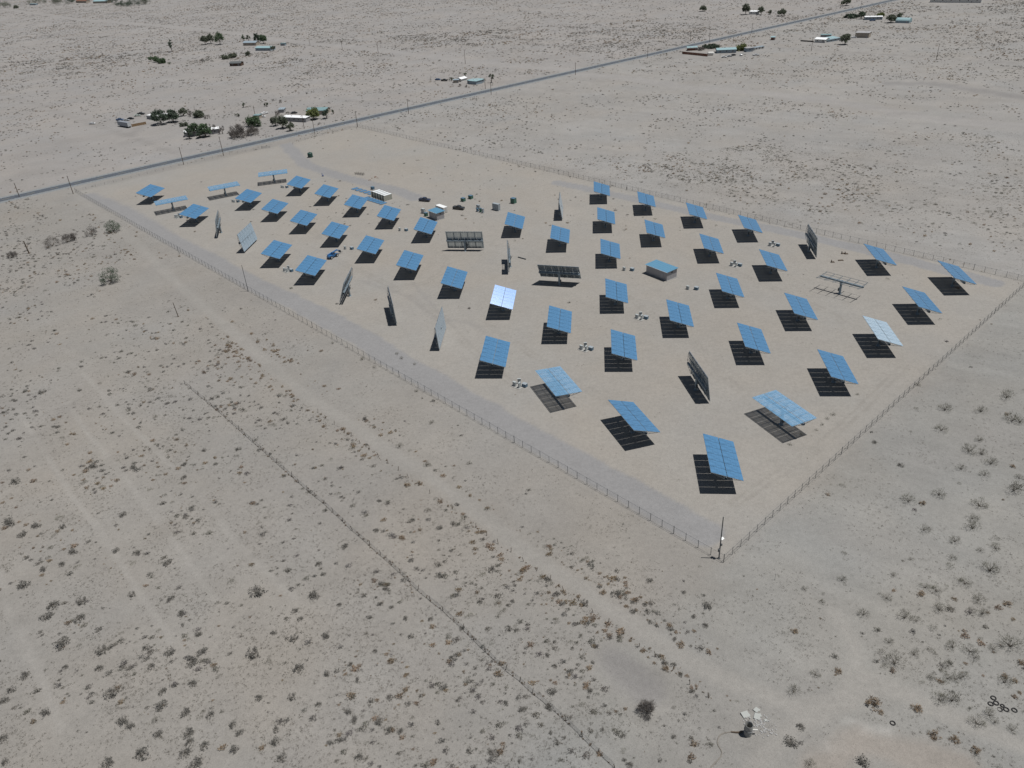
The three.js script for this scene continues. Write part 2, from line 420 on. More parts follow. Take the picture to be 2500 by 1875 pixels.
const HOUSES = {
trailer:[-263.4,-579.7,13.6,2.6,-0.679],
whiteroof:[-247.3,-601.1,14.5,9,-0.658],
woodfence:[-253.5,-580.4,10.1,0.2,0.635],
mobile1:[-194.8,-537.3,22.3,5.5,0.253],
mobile2:[-136.7,-560.3,19.7,5,-0.438],
teal:[-125.2,-582.0,14.7,9,-0.202],
shed:[-154.3,-595.4,4.0,4.5,-0.093],
greenshed:[-167.7,-577.7,4.3,4,-0.29],
Lh1:[-13.7,-658.7,10.6,7,-0.815],
Lh2:[-12.2,-658.9,10.8,7,0.922],
wcont:[-24.5,-673.3,6.7,5,0.853],
gbox:[-28.9,-667.6,4.3,4,-0.089],
cfence:[178.0,-724.3,27.7,0.2,-0.907],
croof1:[182.5,-752.8,8.8,6,-0.085],
chouse:[206.6,-729.4,16.3,10,-0.158],
ctank:[190.2,-717.8,5.0,3,-0.133],
ctruck:[225.3,-725.1,6.6,4,0.265],
ctrail:[236.1,-732.8,11.0,3,0.474],
redshed:[265.3,-782.6,3.5,4,-0.457],
dhouse:[298.9,-750.1,10.0,8,-0.804],
dhouse2:[306.4,-753.5,20.3,9,0.521],
dbox:[341.3,-763.0,11.8,9,-0.62],
dmob:[398.9,-874.0,16.9,7,-0.357],
quonset:[413.2,-837.2,12.9,9,-0.734],
dwall:[288.1,-757.2,13.2,0.3,-0.868],
dback:[313.0,-777.6,9.1,5,-0.465],
cabin:[-254.7,-844.5,12.2,6,-0.252],
ehouse:[-250.8,-949.7,20.8,9,-0.424],
ehouse2:[-280.2,-1003.9,17.9,8,-0.38],
ecar:[-237.4,-980.4,6.0,3,-0.439],
tophouse:[-846.7,-1936.1,42.4,12,-0.436],
topred:[-912.8,-1990.0,40.8,10,-0.615],
topshed:[-1041.0,-2022.5,19.5,6,-0.444],
tr_house:[309.2,-984.7,10.8,10,-0.557],
tr_bld:[536.8,-971.8,53.0,14,-0.694]};                // centre x, z, width, depth, turn
const TREES = [
[-237.3,-579.2,6.3,9.9,"dark"],
[-229.9,-583.6,4.9,8.7,"dark"],
[-229.3,-604.0,3.5,6.0,"olive"],
[-222.8,-600.0,2.7,5.4,"bare"],
[-214.9,-595.6,4.4,5.4,"olive"],
[-207.0,-588.4,2.4,2.9,"bare"],
[-217.1,-567.9,3.3,2.8,"olive"],
[-199.7,-525.7,3.1,7.4,"dark"],
[-199.1,-533.6,4.0,9.3,"green"],
[-190.4,-529.6,4.4,8.7,"green"],
[-187.5,-537.0,2.6,7.9,"bare"],
[-193.2,-527.1,3.5,5.7,"dark"],
[-163.8,-552.1,6.2,7.1,"green"],
[-168.8,-554.4,3.3,4.3,"bare"],
[-166.7,-520.8,5.4,8.6,"bare"],
[-171.3,-523.0,2.7,4.5,"bare"],
[-162.5,-518.8,2.7,4.9,"bare"],
[-158.0,-525.3,4.1,5.4,"bare"],
[-148.4,-548.6,3.5,7.0,"olive"],
[-141.6,-539.3,4.1,8.3,"olive"],
[-134.8,-531.1,3.2,5.9,"olive"],
[-125.2,-561.9,5.0,7.8,"yellow"],
[-116.0,-562.1,3.1,7.1,"dark"],
[-155.3,-585.2,2.5,2.7,"bare"],
[-147.3,-582.8,2.0,2.5,"bare"],
[-171.7,-619.9,2.2,3.2,"olive"],
[-163.0,-631.1,1.9,2.4,"bare"],
[-189.8,-622.2,1.9,3.7,"olive"],
[-185.7,-589.2,2.0,2.3,"olive"],
[-113.6,-575.6,1.4,3.4,"olive"],
[-181.2,-536.1,2.6,7.0,"bare"],
[-21.9,-689.9,1.5,4.0,"green"],
[-0.5,-656.8,2.6,8.3,"olive"],
[-33.2,-677.0,2.1,3.2,"olive"],
[-25.4,-648.5,1.1,2.3,"bare"],
[-20.7,-643.3,1.1,2.0,"bare"],
[221.0,-732.3,4.6,5.7,"yellow"],
[195.4,-758.4,3.2,3.2,"dark"],
[200.5,-756.1,4.7,3.7,"dark"],
[205.5,-757.1,3.2,3.2,"dark"],
[189.2,-748.3,3.6,2.6,"bare"],
[311.1,-728.7,4.6,9.1,"olive"],
[403.0,-842.7,5.4,8.1,"olive"],
[390.4,-883.7,4.2,7.4,"dark"],
[385.8,-897.1,9.4,3.7,"dark"],
[328.8,-950.2,5.3,7.2,"olive"],
[322.4,-969.9,2.4,4.9,"olive"],
[428.5,-878.5,3.3,4.2,"olive"],
[415.1,-893.8,4.7,3.3,"yellow"],
[-345.7,-1038.8,5.5,11.9,"olive"],
[-340.9,-1045.9,5.0,11.0,"olive"],
[-324.8,-1028.9,6.9,14.2,"green"],
[-301.5,-1049.0,2.8,7.9,"green"],
[-295.5,-1049.3,3.0,6.9,"olive"],
[-275.2,-1014.5,4.3,12.4,"dark"],
[-267.6,-1010.8,5.2,10.5,"green"],
[-368.8,-988.0,3.4,14.4,"dark"],
[-368.8,-920.4,3.2,5.0,"green"],
[-359.4,-909.3,4.0,5.8,"green"],
[-349.4,-898.0,4.8,5.3,"green"],
[-337.0,-886.0,1.6,2.4,"green"],
[-239.6,-938.2,3.1,6.2,"olive"],
[-275.6,-905.4,5.2,4.3,"olive"],
[-281.9,-898.3,4.3,4.3,"olive"],
[-262.0,-914.4,3.5,4.3,"olive"],
[-302.0,-885.4,2.4,3.8,"bare"],
[-1096.9,-2000.0,20.6,13.7,"olive"],
[-1057.8,-2072.6,25.6,14.0,"olive"],
[-986.6,-2022.6,13.5,13.5,"olive"],
[-944.4,-1993.0,16.6,13.2,"dark"],
[-743.3,-1789.1,17.5,11.6,"dark"],
[-719.0,-1784.1,17.3,13.5,"dark"],
[-703.6,-1806.8,13.6,13.6,"olive"],
[-818.4,-1922.7,16.7,12.6,"dark"],
[-1042.5,-1946.0,6.2,6.6,"olive"],
[298.7,-985.4,5.1,12.1,"olive"],
[313.8,-976.0,4.0,9.1,"olive"],
[321.7,-967.8,2.6,5.6,"olive"],
[263.1,-1042.6,4.6,6.3,"olive"],
[423.2,-1004.3,6.4,8.6,"olive"],
[-176.6,-346.1,3.9,6.0,"sage"],
[-152.1,-283.7,3.9,6.8,"sage"],
[-184.8,-342.5,3.0,4.9,"bare"],
[-192.9,-335.5,2.5,4.6,"bare"],
[-197.7,-331.5,4.1,4.1,"bare"],
[-190.8,-337.9,1.8,3.7,"bare"],
[-209.4,-320.0,2.3,2.7,"bare"],
[18.5,-81.1,1.6,1.7,"bare"]];                  // x, z, crown radius, height, kind
const CARS = [[-294.2,-597.3,"white",0.3],[-276.2,-603.1,"blue",0.2],[-270.3,-600.3,"silver",0.5],[-267.6,-614.5,"pale",0.6],[-267.2,-620.6,"dark",0.3],[-268.8,-604.8,"dark",0.4],[-165.2,-580.9,"white",0.3],[-166.5,-592.2,"white",1.2],[-143.9,-586.9,"dark",0.8],[-44.7,-684.6,"blue",0.1],[-39.0,-678.4,"dark",0.1],[197.9,-702.6,"white",0.2],[203.0,-705.0,"silver",0.4],[224.7,-702.0,"white",0.3],[207.8,-709.4,"dark",0.9],[332.6,-761.3,"white",0.2],[392.7,-861.8,"blue",0.2],[213.7,-706.8,"silver",1.4]];

// ------------------------------------------------------------------ helpers
let seed = 12345;
const rnd = () => { seed = (seed + 0x6d2b79f5) | 0; let q = Math.imul(seed ^ (seed >>> 15), 1 | seed); q = (q + Math.imul(q ^ (q >>> 7), 61 | q)) ^ q; return ((q ^ (q >>> 14)) >>> 0) / 4294967296; };
const rr = (a, b) => a + (b - a) * rnd();
const clamp = (v, a, b) => Math.min(b, Math.max(a, v));
const sstep = (a, b, v) => { const t = clamp((v - a) / (b - a), 0, 1); return t * t * (3 - 2 * t); };
const hash = (i, j) => { let h = (i * 374761393 + j * 668265263) | 0; h = Math.imul(h ^ (h >>> 13), 1274126177); return ((h ^ (h >>> 16)) >>> 0) / 4294967296; };
const noise = (x, z) => {
  const i = Math.floor(x), j = Math.floor(z); let u = x - i, v = z - j; u = u * u * (3 - 2 * u); v = v * v * (3 - 2 * v);
  return (hash(i, j) * (1 - u) + hash(i + 1, j) * u) * (1 - v) + (hash(i, j + 1) * (1 - u) + hash(i + 1, j + 1) * u) * v;
};
const fbm = (x, z) => noise(x, z) * 0.5 + noise(x * 2.03 + 17, z * 2.03 + 5) * 0.3 + noise(x * 4.1 + 3, z * 4.1 + 31) * 0.2;
const taken = {};
const numbered = n => { if (taken[n] === undefined) { taken[n] = 0; return n; } taken[n]++; return `${n}_${String(taken[n]).padStart(3, '0')}`; };
function tag(o, label, category, group) { o.userData.label = label; o.userData.category = category; if (group) o.userData.group = group; return o; }
function thing(name, label, category, x, y, z, turn = 0, group) {
  const o = new THREE.Group(); o.name = numbered(name); o.position.set(x, y, z); o.rotation.y = turn; scene.add(o);
  return tag(o, label, category, group);
}
function part(name, geo, mat, parent) {
  const m = new THREE.Mesh(geo, mat); m.name = name; m.castShadow = m.receiveShadow = true; parent.add(m); return m;
}
function solo(name, geo, mat, label, category, group) { const m = part(numbered(name), geo, mat, scene); return tag(m, label, category, group); }
function struct(name, geo, mat) { const m = part(numbered(name), geo, mat, scene); m.userData.kind = 'structure'; return m; }
const M4 = new THREE.Matrix4(), Q = new THREE.Quaternion(), E3 = new THREE.Euler(), V = (x, y, z) => new THREE.Vector3(x, y, z);
function put(g, x, y, z, ry = 0, rx = 0, rz = 0) { E3.set(rx, ry, rz); M4.compose(V(x, y, z), Q.setFromEuler(E3), V(1, 1, 1)); return g.applyMatrix4(M4); }
const box = (w, h, d, x = 0, y = 0, z = 0, ry = 0, rx = 0, rz = 0) => put(new THREE.BoxGeometry(w, h, d), x, y, z, ry, rx, rz);
const cyl = (rt, rb, h, s, x = 0, y = 0, z = 0, ry = 0, rx = 0, rz = 0) => put(new THREE.CylinderGeometry(rt, rb, h, s), x, y, z, ry, rx, rz);
function bar(a, b, t, t2 = t) {
  const d = b.clone().sub(a), g = new THREE.BoxGeometry(t, d.length(), t2);
  Q.setFromUnitVectors(V(0, 1, 0), d.clone().normalize()); M4.compose(a.clone().add(b).multiplyScalar(0.5), Q, V(1, 1, 1)); return g.applyMatrix4(M4);
}
const join = list => mergeGeometries(list.map(g => (g.index ? g.toNonIndexed() : g)));
function bevel(w, h, d, r = 0.03) {               // box with rounded vertical outline and bevelled rim
  const s = new THREE.Shape(); s.moveTo(-w / 2 + r, -d / 2 + r); s.lineTo(w / 2 - r, -d / 2 + r); s.lineTo(w / 2 - r, d / 2 - r); s.lineTo(-w / 2 + r, d / 2 - r); s.closePath();
  const g = new THREE.ExtrudeGeometry(s, { depth: h - 2 * r, bevelEnabled: true, bevelSize: r, bevelThickness: r, bevelSegments: 1 });
  g.rotateX(-Math.PI / 2); g.translate(0, r, 0); return g;
}
const C = (r, g, b) => new THREE.Color().setRGB(r, g, b);
const mat = (r, g, b, rough = 0.8, metal = 0, extra = {}) => new THREE.MeshStandardMaterial({ color: C(r, g, b), roughness: rough, metalness: metal, ...extra });
const ORD = ['', 'first', 'second', 'third', 'fourth', 'fifth', 'sixth', 'seventh', 'eighth', 'ninth', 'tenth', 'eleventh', 'twelfth', 'thirteenth', 'fourteenth', 'fifteenth', 'sixteenth', 'seventeenth', 'eighteenth', 'nineteenth', 'twentieth', ...['first', 'second', 'third', 'fourth', 'fifth', 'sixth', 'seventh', 'eighth', 'ninth'].map(w => 'twenty ' + w), 'thirtieth', ...['first', 'second', 'third', 'fourth', 'fifth', 'sixth', 'seventh', 'eighth', 'ninth'].map(w => 'thirty ' + w), 'fortieth'];
function dataTex(w, h, f, srgb = true, rep = null) {
  const d = new Uint8Array(w * h * 4);
  for (let j = 0; j < h; j++) for (let i = 0; i < w; i++) { const c = f(i, j); const k = (j * w + i) * 4; d[k] = c[0]; d[k + 1] = c[1]; d[k + 2] = c[2]; d[k + 3] = c[3] === undefined ? 255 : c[3]; }
  const t = new THREE.DataTexture(d, w, h); t.magFilter = THREE.LinearFilter; t.minFilter = THREE.LinearFilter; t.wrapS = t.wrapT = THREE.RepeatWrapping;
  if (srgb) t.colorSpace = THREE.SRGBColorSpace; if (rep) t.repeat.set(...rep); t.needsUpdate = true; return t;
}

// ------------------------------------------------------------------ terrain
const inside = (x, z, grow = 0) => {               // metres inside the compound fence, negative outside
  let m = 1e9; const cx = -30, cz = -320;
  for (let i = 0; i < 4; i++) {
    const a = CORNERS[i], b = CORNERS[(i + 1) % 4], dx = b[0] - a[0], dz = b[1] - a[1], l = Math.hypot(dx, dz), nx = -dz / l, nz = dx / l;
    const s = Math.sign((cx - a[0]) * nx + (cz - a[1]) * nz); m = Math.min(m, s * ((x - a[0]) * nx + (z - a[1]) * nz));
  }
  return m + grow;
};
const lineDist = (i, x, z) => { const a = CORNERS[i], b = CORNERS[(i + 1) % 4], dx = b[0] - a[0], dz = b[1] - a[1], l = Math.hypot(dx, dz); return ((x - a[0]) * dz - (z - a[1]) * dx) / l * (((-30 - a[0]) * dz - (-320 - a[1]) * dx) > 0 ? -1 : 1); };   // metres beyond one side of the compound
const roadDist = (x, z) => (x - ROAD[0][0]) * -ROAD[1][1] + (z - ROAD[0][1]) * ROAD[1][0];
const lift = (x, z) => {                            // gentle hummocks of blown sand outside the compound
  const m = sstep(3, 14, -inside(x, z)) * sstep(7, 22, Math.abs(roadDist(x, z))) * (1 - 0.7 * sstep(400, 900, -z));
  return m ? m * ((fbm(x / 26, z / 26) - 0.5) * 0.9 + (fbm(x / 7 + 40, z / 7) - 0.5) * 0.34) : 0;
};
const segs = TRACKS.map(([kind, w, p]) => { const xs = p.map(q => q[0]), zs = p.map(q => q[1]); return { kind, w, p, x0: Math.min(...xs) - w * 2.2, x1: Math.max(...xs) + w * 2.2, z0: Math.min(...zs) - w * 2.2, z1: Math.max(...zs) + w * 2.2 }; });
function trackDist(s, x, z) {
  if (x < s.x0 || x > s.x1 || z < s.z0 || z > s.z1) return 1e9;
  let m = 1e9;
  for (let i = 0; i + 1 < s.p.length; i++) {
    const a = s.p[i], b = s.p[i + 1], dx = b[0] - a[0], dz = b[1] - a[1], t = clamp(((x - a[0]) * dx + (z - a[1]) * dz) / (dx * dx + dz * dz), 0, 1);
    m = Math.min(m, Math.hypot(x - a[0] - dx * t, z - a[1] - dz * t));
  }
  return m;
}
const SOIL = { sand: [0.264, 0.257, 0.247], rut: [0.28, 0.272, 0.262], wheel: [0.225, 0.214, 0.2], gravel: [0.226, 0.229, 0.241], pale: [0.272, 0.266, 0.267], grey: [0.222, 0.215, 0.212], dark: [0.2, 0.196, 0.199], salt: [0.36, 0.36, 0.355], red: [0.256, 0.232, 0.212] };
function soil(x, z) {
  const inn = inside(x, z), n1 = fbm(x / 55, z / 55), n2 = fbm(x / 9 + 7, z / 9), n3 = noise(x / 2.3, z / 2.3);
  const st = fbm((x * 0.82 + z * 0.57) / 34, (x * -0.57 + z * 0.82) / 3.6);              // wind-drawn streaks
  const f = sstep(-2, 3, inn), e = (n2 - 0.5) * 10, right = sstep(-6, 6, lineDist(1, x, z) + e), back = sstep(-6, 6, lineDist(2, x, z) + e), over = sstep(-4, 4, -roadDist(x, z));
  let c = [0.243, 0.234, 0.223];                                                          // base tone on the left side, then right of, behind and across the road from the compound
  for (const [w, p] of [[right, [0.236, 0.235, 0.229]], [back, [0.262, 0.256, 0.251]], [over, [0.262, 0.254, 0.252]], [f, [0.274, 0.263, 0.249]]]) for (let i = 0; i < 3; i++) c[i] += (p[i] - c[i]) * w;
  let k = 1 + (n1 - 0.5) * (0.14 - 0.06 * f) + (n2 - 0.5) * (0.04 + 0.11 * (1 - f)) + (n3 - 0.5) * 0.05 + (st - 0.5) * (0.05 + 0.13 * Math.max(right, back) * (1 - f));
  const warm = (fbm(x / 24 + 90, z / 24 + 11) - 0.5);
  c[0] *= 1 + warm * 0.06; c[2] *= 1 - warm * 0.07;
  const grav = sstep(0.52, 0.75, fbm(x / 38 + 200, z / 38)) * (1 - f) * 0.28;              // patches of exposed grey gravel
  for (let i = 0; i < 3; i++) c[i] = c[i] * (1 - grav) + SOIL.grey[i] * grav;
  for (const s of segs) {
    const e = (n2 - 0.5) * s.w * (s.kind === 'gravel' ? 0.25 : 0.8) + (n3 - 0.5) * 0.6, d = (s.kind === 'wheel' ? Math.abs(trackDist(s, x, z) - 0.9) * 1.3 : trackDist(s, x, z)) + e; if (d > s.w) continue;
    let a = 1 - sstep(s.w * (s.kind === 'gravel' ? 0.5 : 0.28), s.w * (s.kind === 'dark' || s.kind === 'pale' ? 1 : s.kind === 'gravel' ? 0.66 : 0.8), d);
    a *= { gravel: 0.9, sand: 0.7, rut: 0.6 * sstep(0.25, 0.6, n2 * 0.7 + n3 * 0.3), salt: 0.6 * sstep(0.4, 0.75, n3 * 0.6 + n2 * 0.6), grey: s.w < 2 ? 0.35 : 0.75, wheel: 0.5 * sstep(0.2, 0.6, n2) }[s.kind] ?? 0.7;
    if (s.kind === 'gravel') a *= sstep(-1.2, 1.2, inn);
    for (let i = 0; i < 3; i++) c[i] = c[i] * (1 - a) + SOIL[s.kind][i] * a;
  }
  const sh = Math.abs(roadDist(x, z)); if (sh < 11) { const a = (1 - sstep(4.5, 11, sh)) * 0.7; for (let i = 0; i < 3; i++) c[i] = c[i] * (1 - a) + [0.25, 0.247, 0.247][i] * a; }
  return [c[0] * k, c[1] * k, c[2] * k];
}
{
  const axis = (from, to, fineA, fineB, fine, grow, most) => {    // lines spaced finely in the middle, wider outwards
    const l = []; for (let v = fineA; v <= fineB; v += fine) l.push(v);
    for (let v = fineB, s = fine; v < to;) { s = Math.min(most, s * grow); v += s; l.push(Math.min(v, to)); if (v >= to) break; }
    const b = []; for (let v = fineA, s = fine; v > from;) { s = Math.min(most, s * grow); v -= s; b.push(Math.max(v, from)); if (v <= from) break; }
    return b.reverse().concat(l);
  };
  const xs = axis(-7000, 7000, -130, 150, 0.8, 1.02, 300), zs = axis(-9000, 3000, -250, -62, 0.7, 1.012, 300);
  const nx = xs.length, nz = zs.length, pos = new Float32Array(nx * nz * 3), col = new Float32Array(nx * nz * 3), uv = new Float32Array(nx * nz * 2), idx = new Uint32Array((nx - 1) * (nz - 1) * 6);
  for (let j = 0, k = 0; j < nz; j++) for (let i = 0; i < nx; i++, k++) {
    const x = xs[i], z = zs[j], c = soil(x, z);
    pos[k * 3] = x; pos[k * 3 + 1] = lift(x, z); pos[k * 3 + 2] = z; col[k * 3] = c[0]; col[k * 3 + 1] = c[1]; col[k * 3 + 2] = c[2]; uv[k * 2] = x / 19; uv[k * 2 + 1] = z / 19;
  }
  for (let j = 0, k = 0; j < nz - 1; j++) for (let i = 0; i < nx - 1; i++) { const a = j * nx + i, b = a + 1, c = a + nx, d = c + 1; idx[k++] = a; idx[k++] = c; idx[k++] = b; idx[k++] = b; idx[k++] = c; idx[k++] = d; }
  const g = new THREE.BufferGeometry(); g.setAttribute('position', new THREE.BufferAttribute(pos, 3)); g.setAttribute('color', new THREE.BufferAttribute(col, 3)); g.setAttribute('uv', new THREE.BufferAttribute(uv, 2)); g.setIndex(new THREE.BufferAttribute(idx, 1)); g.computeVertexNormals();
  const S = 1024, w = (v, p) => ((v % p) + p) % p;
  const tn = (x, y, p) => { const i = Math.floor(x), j = Math.floor(y); let u = x - i, v = y - j; u = u * u * (3 - 2 * u); v = v * v * (3 - 2 * v); const h = (a, b) => hash(w(a, p), w(b, p) + p * 7); return (h(i, j) * (1 - u) + h(i + 1, j) * u) * (1 - v) + (h(i, j + 1) * (1 - u) + h(i + 1, j + 1) * u) * v; };
  const grain = dataTex(S, S, (i, j) => {
    const a = tn(i / 4, j / 4, 256), b = tn(i / 11, j / 11, 93.0909 | 0 || 93), c = tn(i / 32, j / 32, 32), p = hash(i + 11, j + 7);
    let v = 226 + (a - 0.5) * 14 + (tn(i / 8, j / 8, 128) - 0.5) * 14 + (c - 0.5) * 10 + (p - 0.5) * 12;
    if (tn(i / 8 + 50, j / 8, 128) > 0.84 && a > 0.45) v -= 26;                           // scattered pebbles and dry litter
    v = clamp(v, 90, 255); return [v, v * 0.995, v * 0.985];
  });
  const bump = dataTex(S, S, (i, j) => { const v = 128 + (tn(i / 8, j / 8, 128) - 0.5) * 110 + (tn(i / 32, j / 32, 32) - 0.5) * 90; return [v, v, v]; }, false);
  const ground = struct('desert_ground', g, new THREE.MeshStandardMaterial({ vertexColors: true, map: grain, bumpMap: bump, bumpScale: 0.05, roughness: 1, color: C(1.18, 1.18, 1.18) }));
  ground.castShadow = false;
}
console.log('ground done');

// ------------------------------------------------------------------ paved road
{
  const [c, u] = ROAD, n = [-u[1], u[0]];
  const strip = (a, b, y, t0, t1, step) => {
    const p = [], uvs = [], ix = []; let k = 0;
    for (let t = t0; t <= t1; t += step, k++) { for (const s of [a, b]) { p.push(c[0] + u[0] * t + n[0] * s, y, c[1] + u[1] * t + n[1] * s); uvs.push(s / 6, t / 6); } if (k) ix.push(2 * k - 2, 2 * k, 2 * k - 1, 2 * k - 1, 2 * k, 2 * k + 1); }
    const g = new THREE.BufferGeometry(); g.setAttribute('position', new THREE.Float32BufferAttribute(p, 3)); g.setAttribute('uv', new THREE.Float32BufferAttribute(uvs, 2)); g.setIndex(ix); g.computeVertexNormals();
    if (g.attributes.normal.getY(0) < 0) { g.setIndex(ix.reverse()); g.computeVertexNormals(); } return g;
  };
  const asph = dataTex(256, 256, (i, j) => { const v = 205 + (hash(i, j) - 0.5) * 40 + (noise(i / 16, j / 16) - 0.5) * 30; return [v, v, v]; });
  struct('road_shoulder', strip(-6.2, 6.2, 0.03, -900, 1100, 20), mat(0.3, 0.325, 0.34, 1, 0, { map: asph }));
  struct('asphalt_road', strip(-3.9, 3.6, 0.045, -900, 1100, 20), mat(0.108, 0.128, 0.158, 0.85, 0, { map: asph }));
  struct('road_centre_line', join(Array.from({ length: 160 }, (_, i) => strip(-0.09, 0.09, 0.052, -900 + i * 12, -900 + i * 12 + 4, 4))), mat(0.36, 0.3, 0.12, 0.8));
  struct('road_edge_line', strip(3.3, 3.45, 0.052, -900, 1100, 20), mat(0.42, 0.42, 0.42, 0.8));
  struct('road_edge_line', strip(-3.75, -3.6, 0.052, -900, 1100, 20), mat(0.42, 0.42, 0.42, 0.8));
}
{ // crossing highway at the far end of the road
  const g = box(1500, 0.06, 9, 0, 0.03, 0); const m = struct('far_highway', g, mat(0.13, 0.135, 0.145, 0.85)); m.position.set(1210, 0, -1165); m.rotation.y = -0.62;
}

// ------------------------------------------------------------------ chain link fences
const M = {
  galv: mat(0.13, 0.14, 0.15, 0.55, 0.5), darkSteel: mat(0.09, 0.1, 0.11, 0.6, 0.4), wood: mat(0.1, 0.075, 0.055, 0.95), oldWood: mat(0.11, 0.1, 0.09, 1),
  steel: mat(0.26, 0.3, 0.33, 0.5, 0.45), tube: mat(0.22, 0.28, 0.33, 0.45, 0.4), white: mat(0.72, 0.74, 0.75, 0.5), concrete: mat(0.29, 0.29, 0.28, 0.95), rubber: mat(0.018, 0.018, 0.02, 0.8), glass: mat(0.02, 0.025, 0.03, 0.08, 0),
};
const linkTex = dataTex(64, 64, (i, j) => { const a = (i + j) % 32, b = (i - j + 64) % 32, on = Math.min(a, 32 - a) < 0.8 || Math.min(b, 32 - b) < 0.8; const v = on ? 255 : 0; return [v, v, v]; }, false);
const linkMat = new THREE.MeshStandardMaterial({ color: C(0.25, 0.26, 0.27), roughness: 0.6, metalness: 0.4, alphaMap: linkTex, transparent: true, side: THREE.DoubleSide });
function chainFence(a, b, h, label, spacing = 3.05, group) {
  const dx = b[0] - a[0], dz = b[1] - a[1], l = Math.hypot(dx, dz), turn = Math.atan2(-dz, dx), f = thing('chain_link_fence', label, 'fence', a[0], 0, a[1], turn, group), n = Math.round(l / spacing);
  const pg = join([cyl(0.055, 0.055, h + 0.1, 6, 0, h / 2 + 0.05, 0), cyl(0.06, 0.06, 0.05, 6, 0, h + 0.1, 0)]), big = cyl(0.075, 0.075, h + 0.25, 8, 0, h / 2 + 0.12, 0);
  for (let i = 0; i <= n; i++) { const p = part('post', i % 16 === 0 || i === n ? big : pg, M.galv, f); p.position.x = i * l / n; }
  const g = new THREE.PlaneGeometry(l, h - 0.05); g.translate(l / 2, h / 2 + 0.025, 0.06); const u = g.attributes.uv; for (let i = 0; i < u.count; i++) u.setXY(i, u.getX(i) * l / 0.14, u.getY(i) * h / 0.14);
  part('wire_mesh', g, linkMat, f);
  part('top_rail', join([bar(V(0, h, 0.05), V(l, h, 0.05), 0.035), bar(V(0, 0.06, 0.05), V(l, 0.06, 0.05), 0.02)]), M.galv, f);
  return f;
}
chainFence(CORNERS[0], CORNERS[1], 1.95, 'long chain link fence on the left side of the solar field');
chainFence(CORNERS[1], CORNERS[2], 1.95, 'chain link fence on the right side running from the near corner');
chainFence(CORNERS[3], CORNERS[2], 1.95, 'chain link fence along the far side of the solar field', 3.4);
for (const [i, pts] of ROADFENCE.entries()) {
  const f = thing('wire_fence', ['low post and wire fence between solar field and paved road', 'short post and wire fence right of the entrance gate'][i], 'fence', 0, 0, 0), wires = [];
  for (let k = 0; k + 1 < pts.length; k++) {
    const a = pts[k], b = pts[k + 1], l = Math.hypot(b[0] - a[0], b[1] - a[1]), n = Math.max(1, Math.round(l / 5));
    for (let q = 0; q < n; q++) { const t = q / n, x = a[0] + (b[0] - a[0]) * t, z = a[1] + (b[1] - a[1]) * t; part('post', cyl(0.05, 0.06, 1.3, 5, x, 0.6, z), M.oldWood, f); }
    for (const y of [0.5, 0.85, 1.15]) wires.push(bar(V(a[0], y, a[1]), V(b[0], y, b[1]), 0.02));
  }
  part('wire', join(wires), M.darkSteel, f);
}
{ // swing gate at the entrance
  const a = ROADFENCE[0][ROADFENCE[0].length - 1], b = ROADFENCE[1][0], f = thing('entrance_gate', 'open steel tube gate at the entrance beside the road', 'gate', a[0], 0, a[1], Math.atan2(-(b[1] - a[1]), b[0] - a[0]) - 0.5);
  part('gate_post', cyl(0.1, 0.1, 1.6, 8, 0, 0.8, 0), M.darkSteel, f);
  for (const y of [0.35, 0.7, 1.05, 1.35]) part('rail', bar(V(0.1, y, 0), V(5.2, y, 0), 0.06), M.galv, f);
  part('upright', join([bar(V(5.2, 0.3, 0), V(5.2, 1.4, 0), 0.06), bar(V(2.6, 0.3, 0), V(2.6, 1.4, 0), 0.05)]), M.galv, f);
}
for (const [i, pts] of OLDFENCE.entries()) {
  const f = thing('old_wire_fence', ['old sagging barbed wire fence running diagonally through the scrub', 'row of old wooden fence posts beside the sandy track'][i], 'fence', 0, 0, 0), wires = [], pg = [cyl(0.05, 0.06, 1.5, 5, 0, 0.65, 0), cyl(0.06, 0.07, 1.3, 5, 0, 0.55, 0)];
  let prev = null;
  for (let k = 0; k < pts.length; k++) {
    const a = pts[k], b = pts[k + 1], l = b ? Math.hypot(b[0] - a[0], b[1] - a[1]) : 0, n = b ? Math.max(1, Math.round(l / 4.2)) : 1;
    for (let q = 0; q < n; q++) {
      const t = q / n, x = b ? a[0] + (b[0] - a[0]) * t : a[0], z = b ? a[1] + (b[1] - a[1]) * t : a[1], y = lift(x, z);
      const p = part('post', pg[(k + q) % 2], M.wood, f); p.position.set(x, y - 0.05, z); p.rotation.set(rr(-0.22, 0.22), 0, rr(-0.22, 0.22));
      if (prev && i === 0) for (const h of [0.35, 0.7, 1.0]) wires.push(bar(V(prev[0], prev[1] + h, prev[2]), V(x, y + h - 0.1, z), 0.025));
      prev = [x, y, z];
    }
  }
  if (wires.length) part('barbed_wire', join(wires), M.darkSteel, f);
  const drift = [];                                   // dead tumbleweed caught along the wire
  for (let k = 0; k + 1 < pts.length; k++) { const a = pts[k], b = pts[k + 1], m = Math.round(Math.hypot(b[0] - a[0], b[1] - a[1]) * (i ? 0.5 : 0.8)); for (let q = 0; q < m; q++) { const t = rnd(), x = a[0] + (b[0] - a[0]) * t + rr(-0.4, 0.4), z = a[1] + (b[1] - a[1]) * t + rr(-0.4, 0.4), r = rr(0.08, 0.3); for (let w = 0; w < 7; w++) drift.push(bar(V(x + rr(-r, r), lift(x, z) + rr(0, r), z + rr(-r, r)), V(x + rr(-r, r), lift(x, z) + rr(0, r * 1.3), z + rr(-r, r)), 0.04)); } }
  const d = part('caught_brush', join(drift), mat(0.13, 0.095, 0.065, 1), f); d.userData.kind = 'stuff';
}

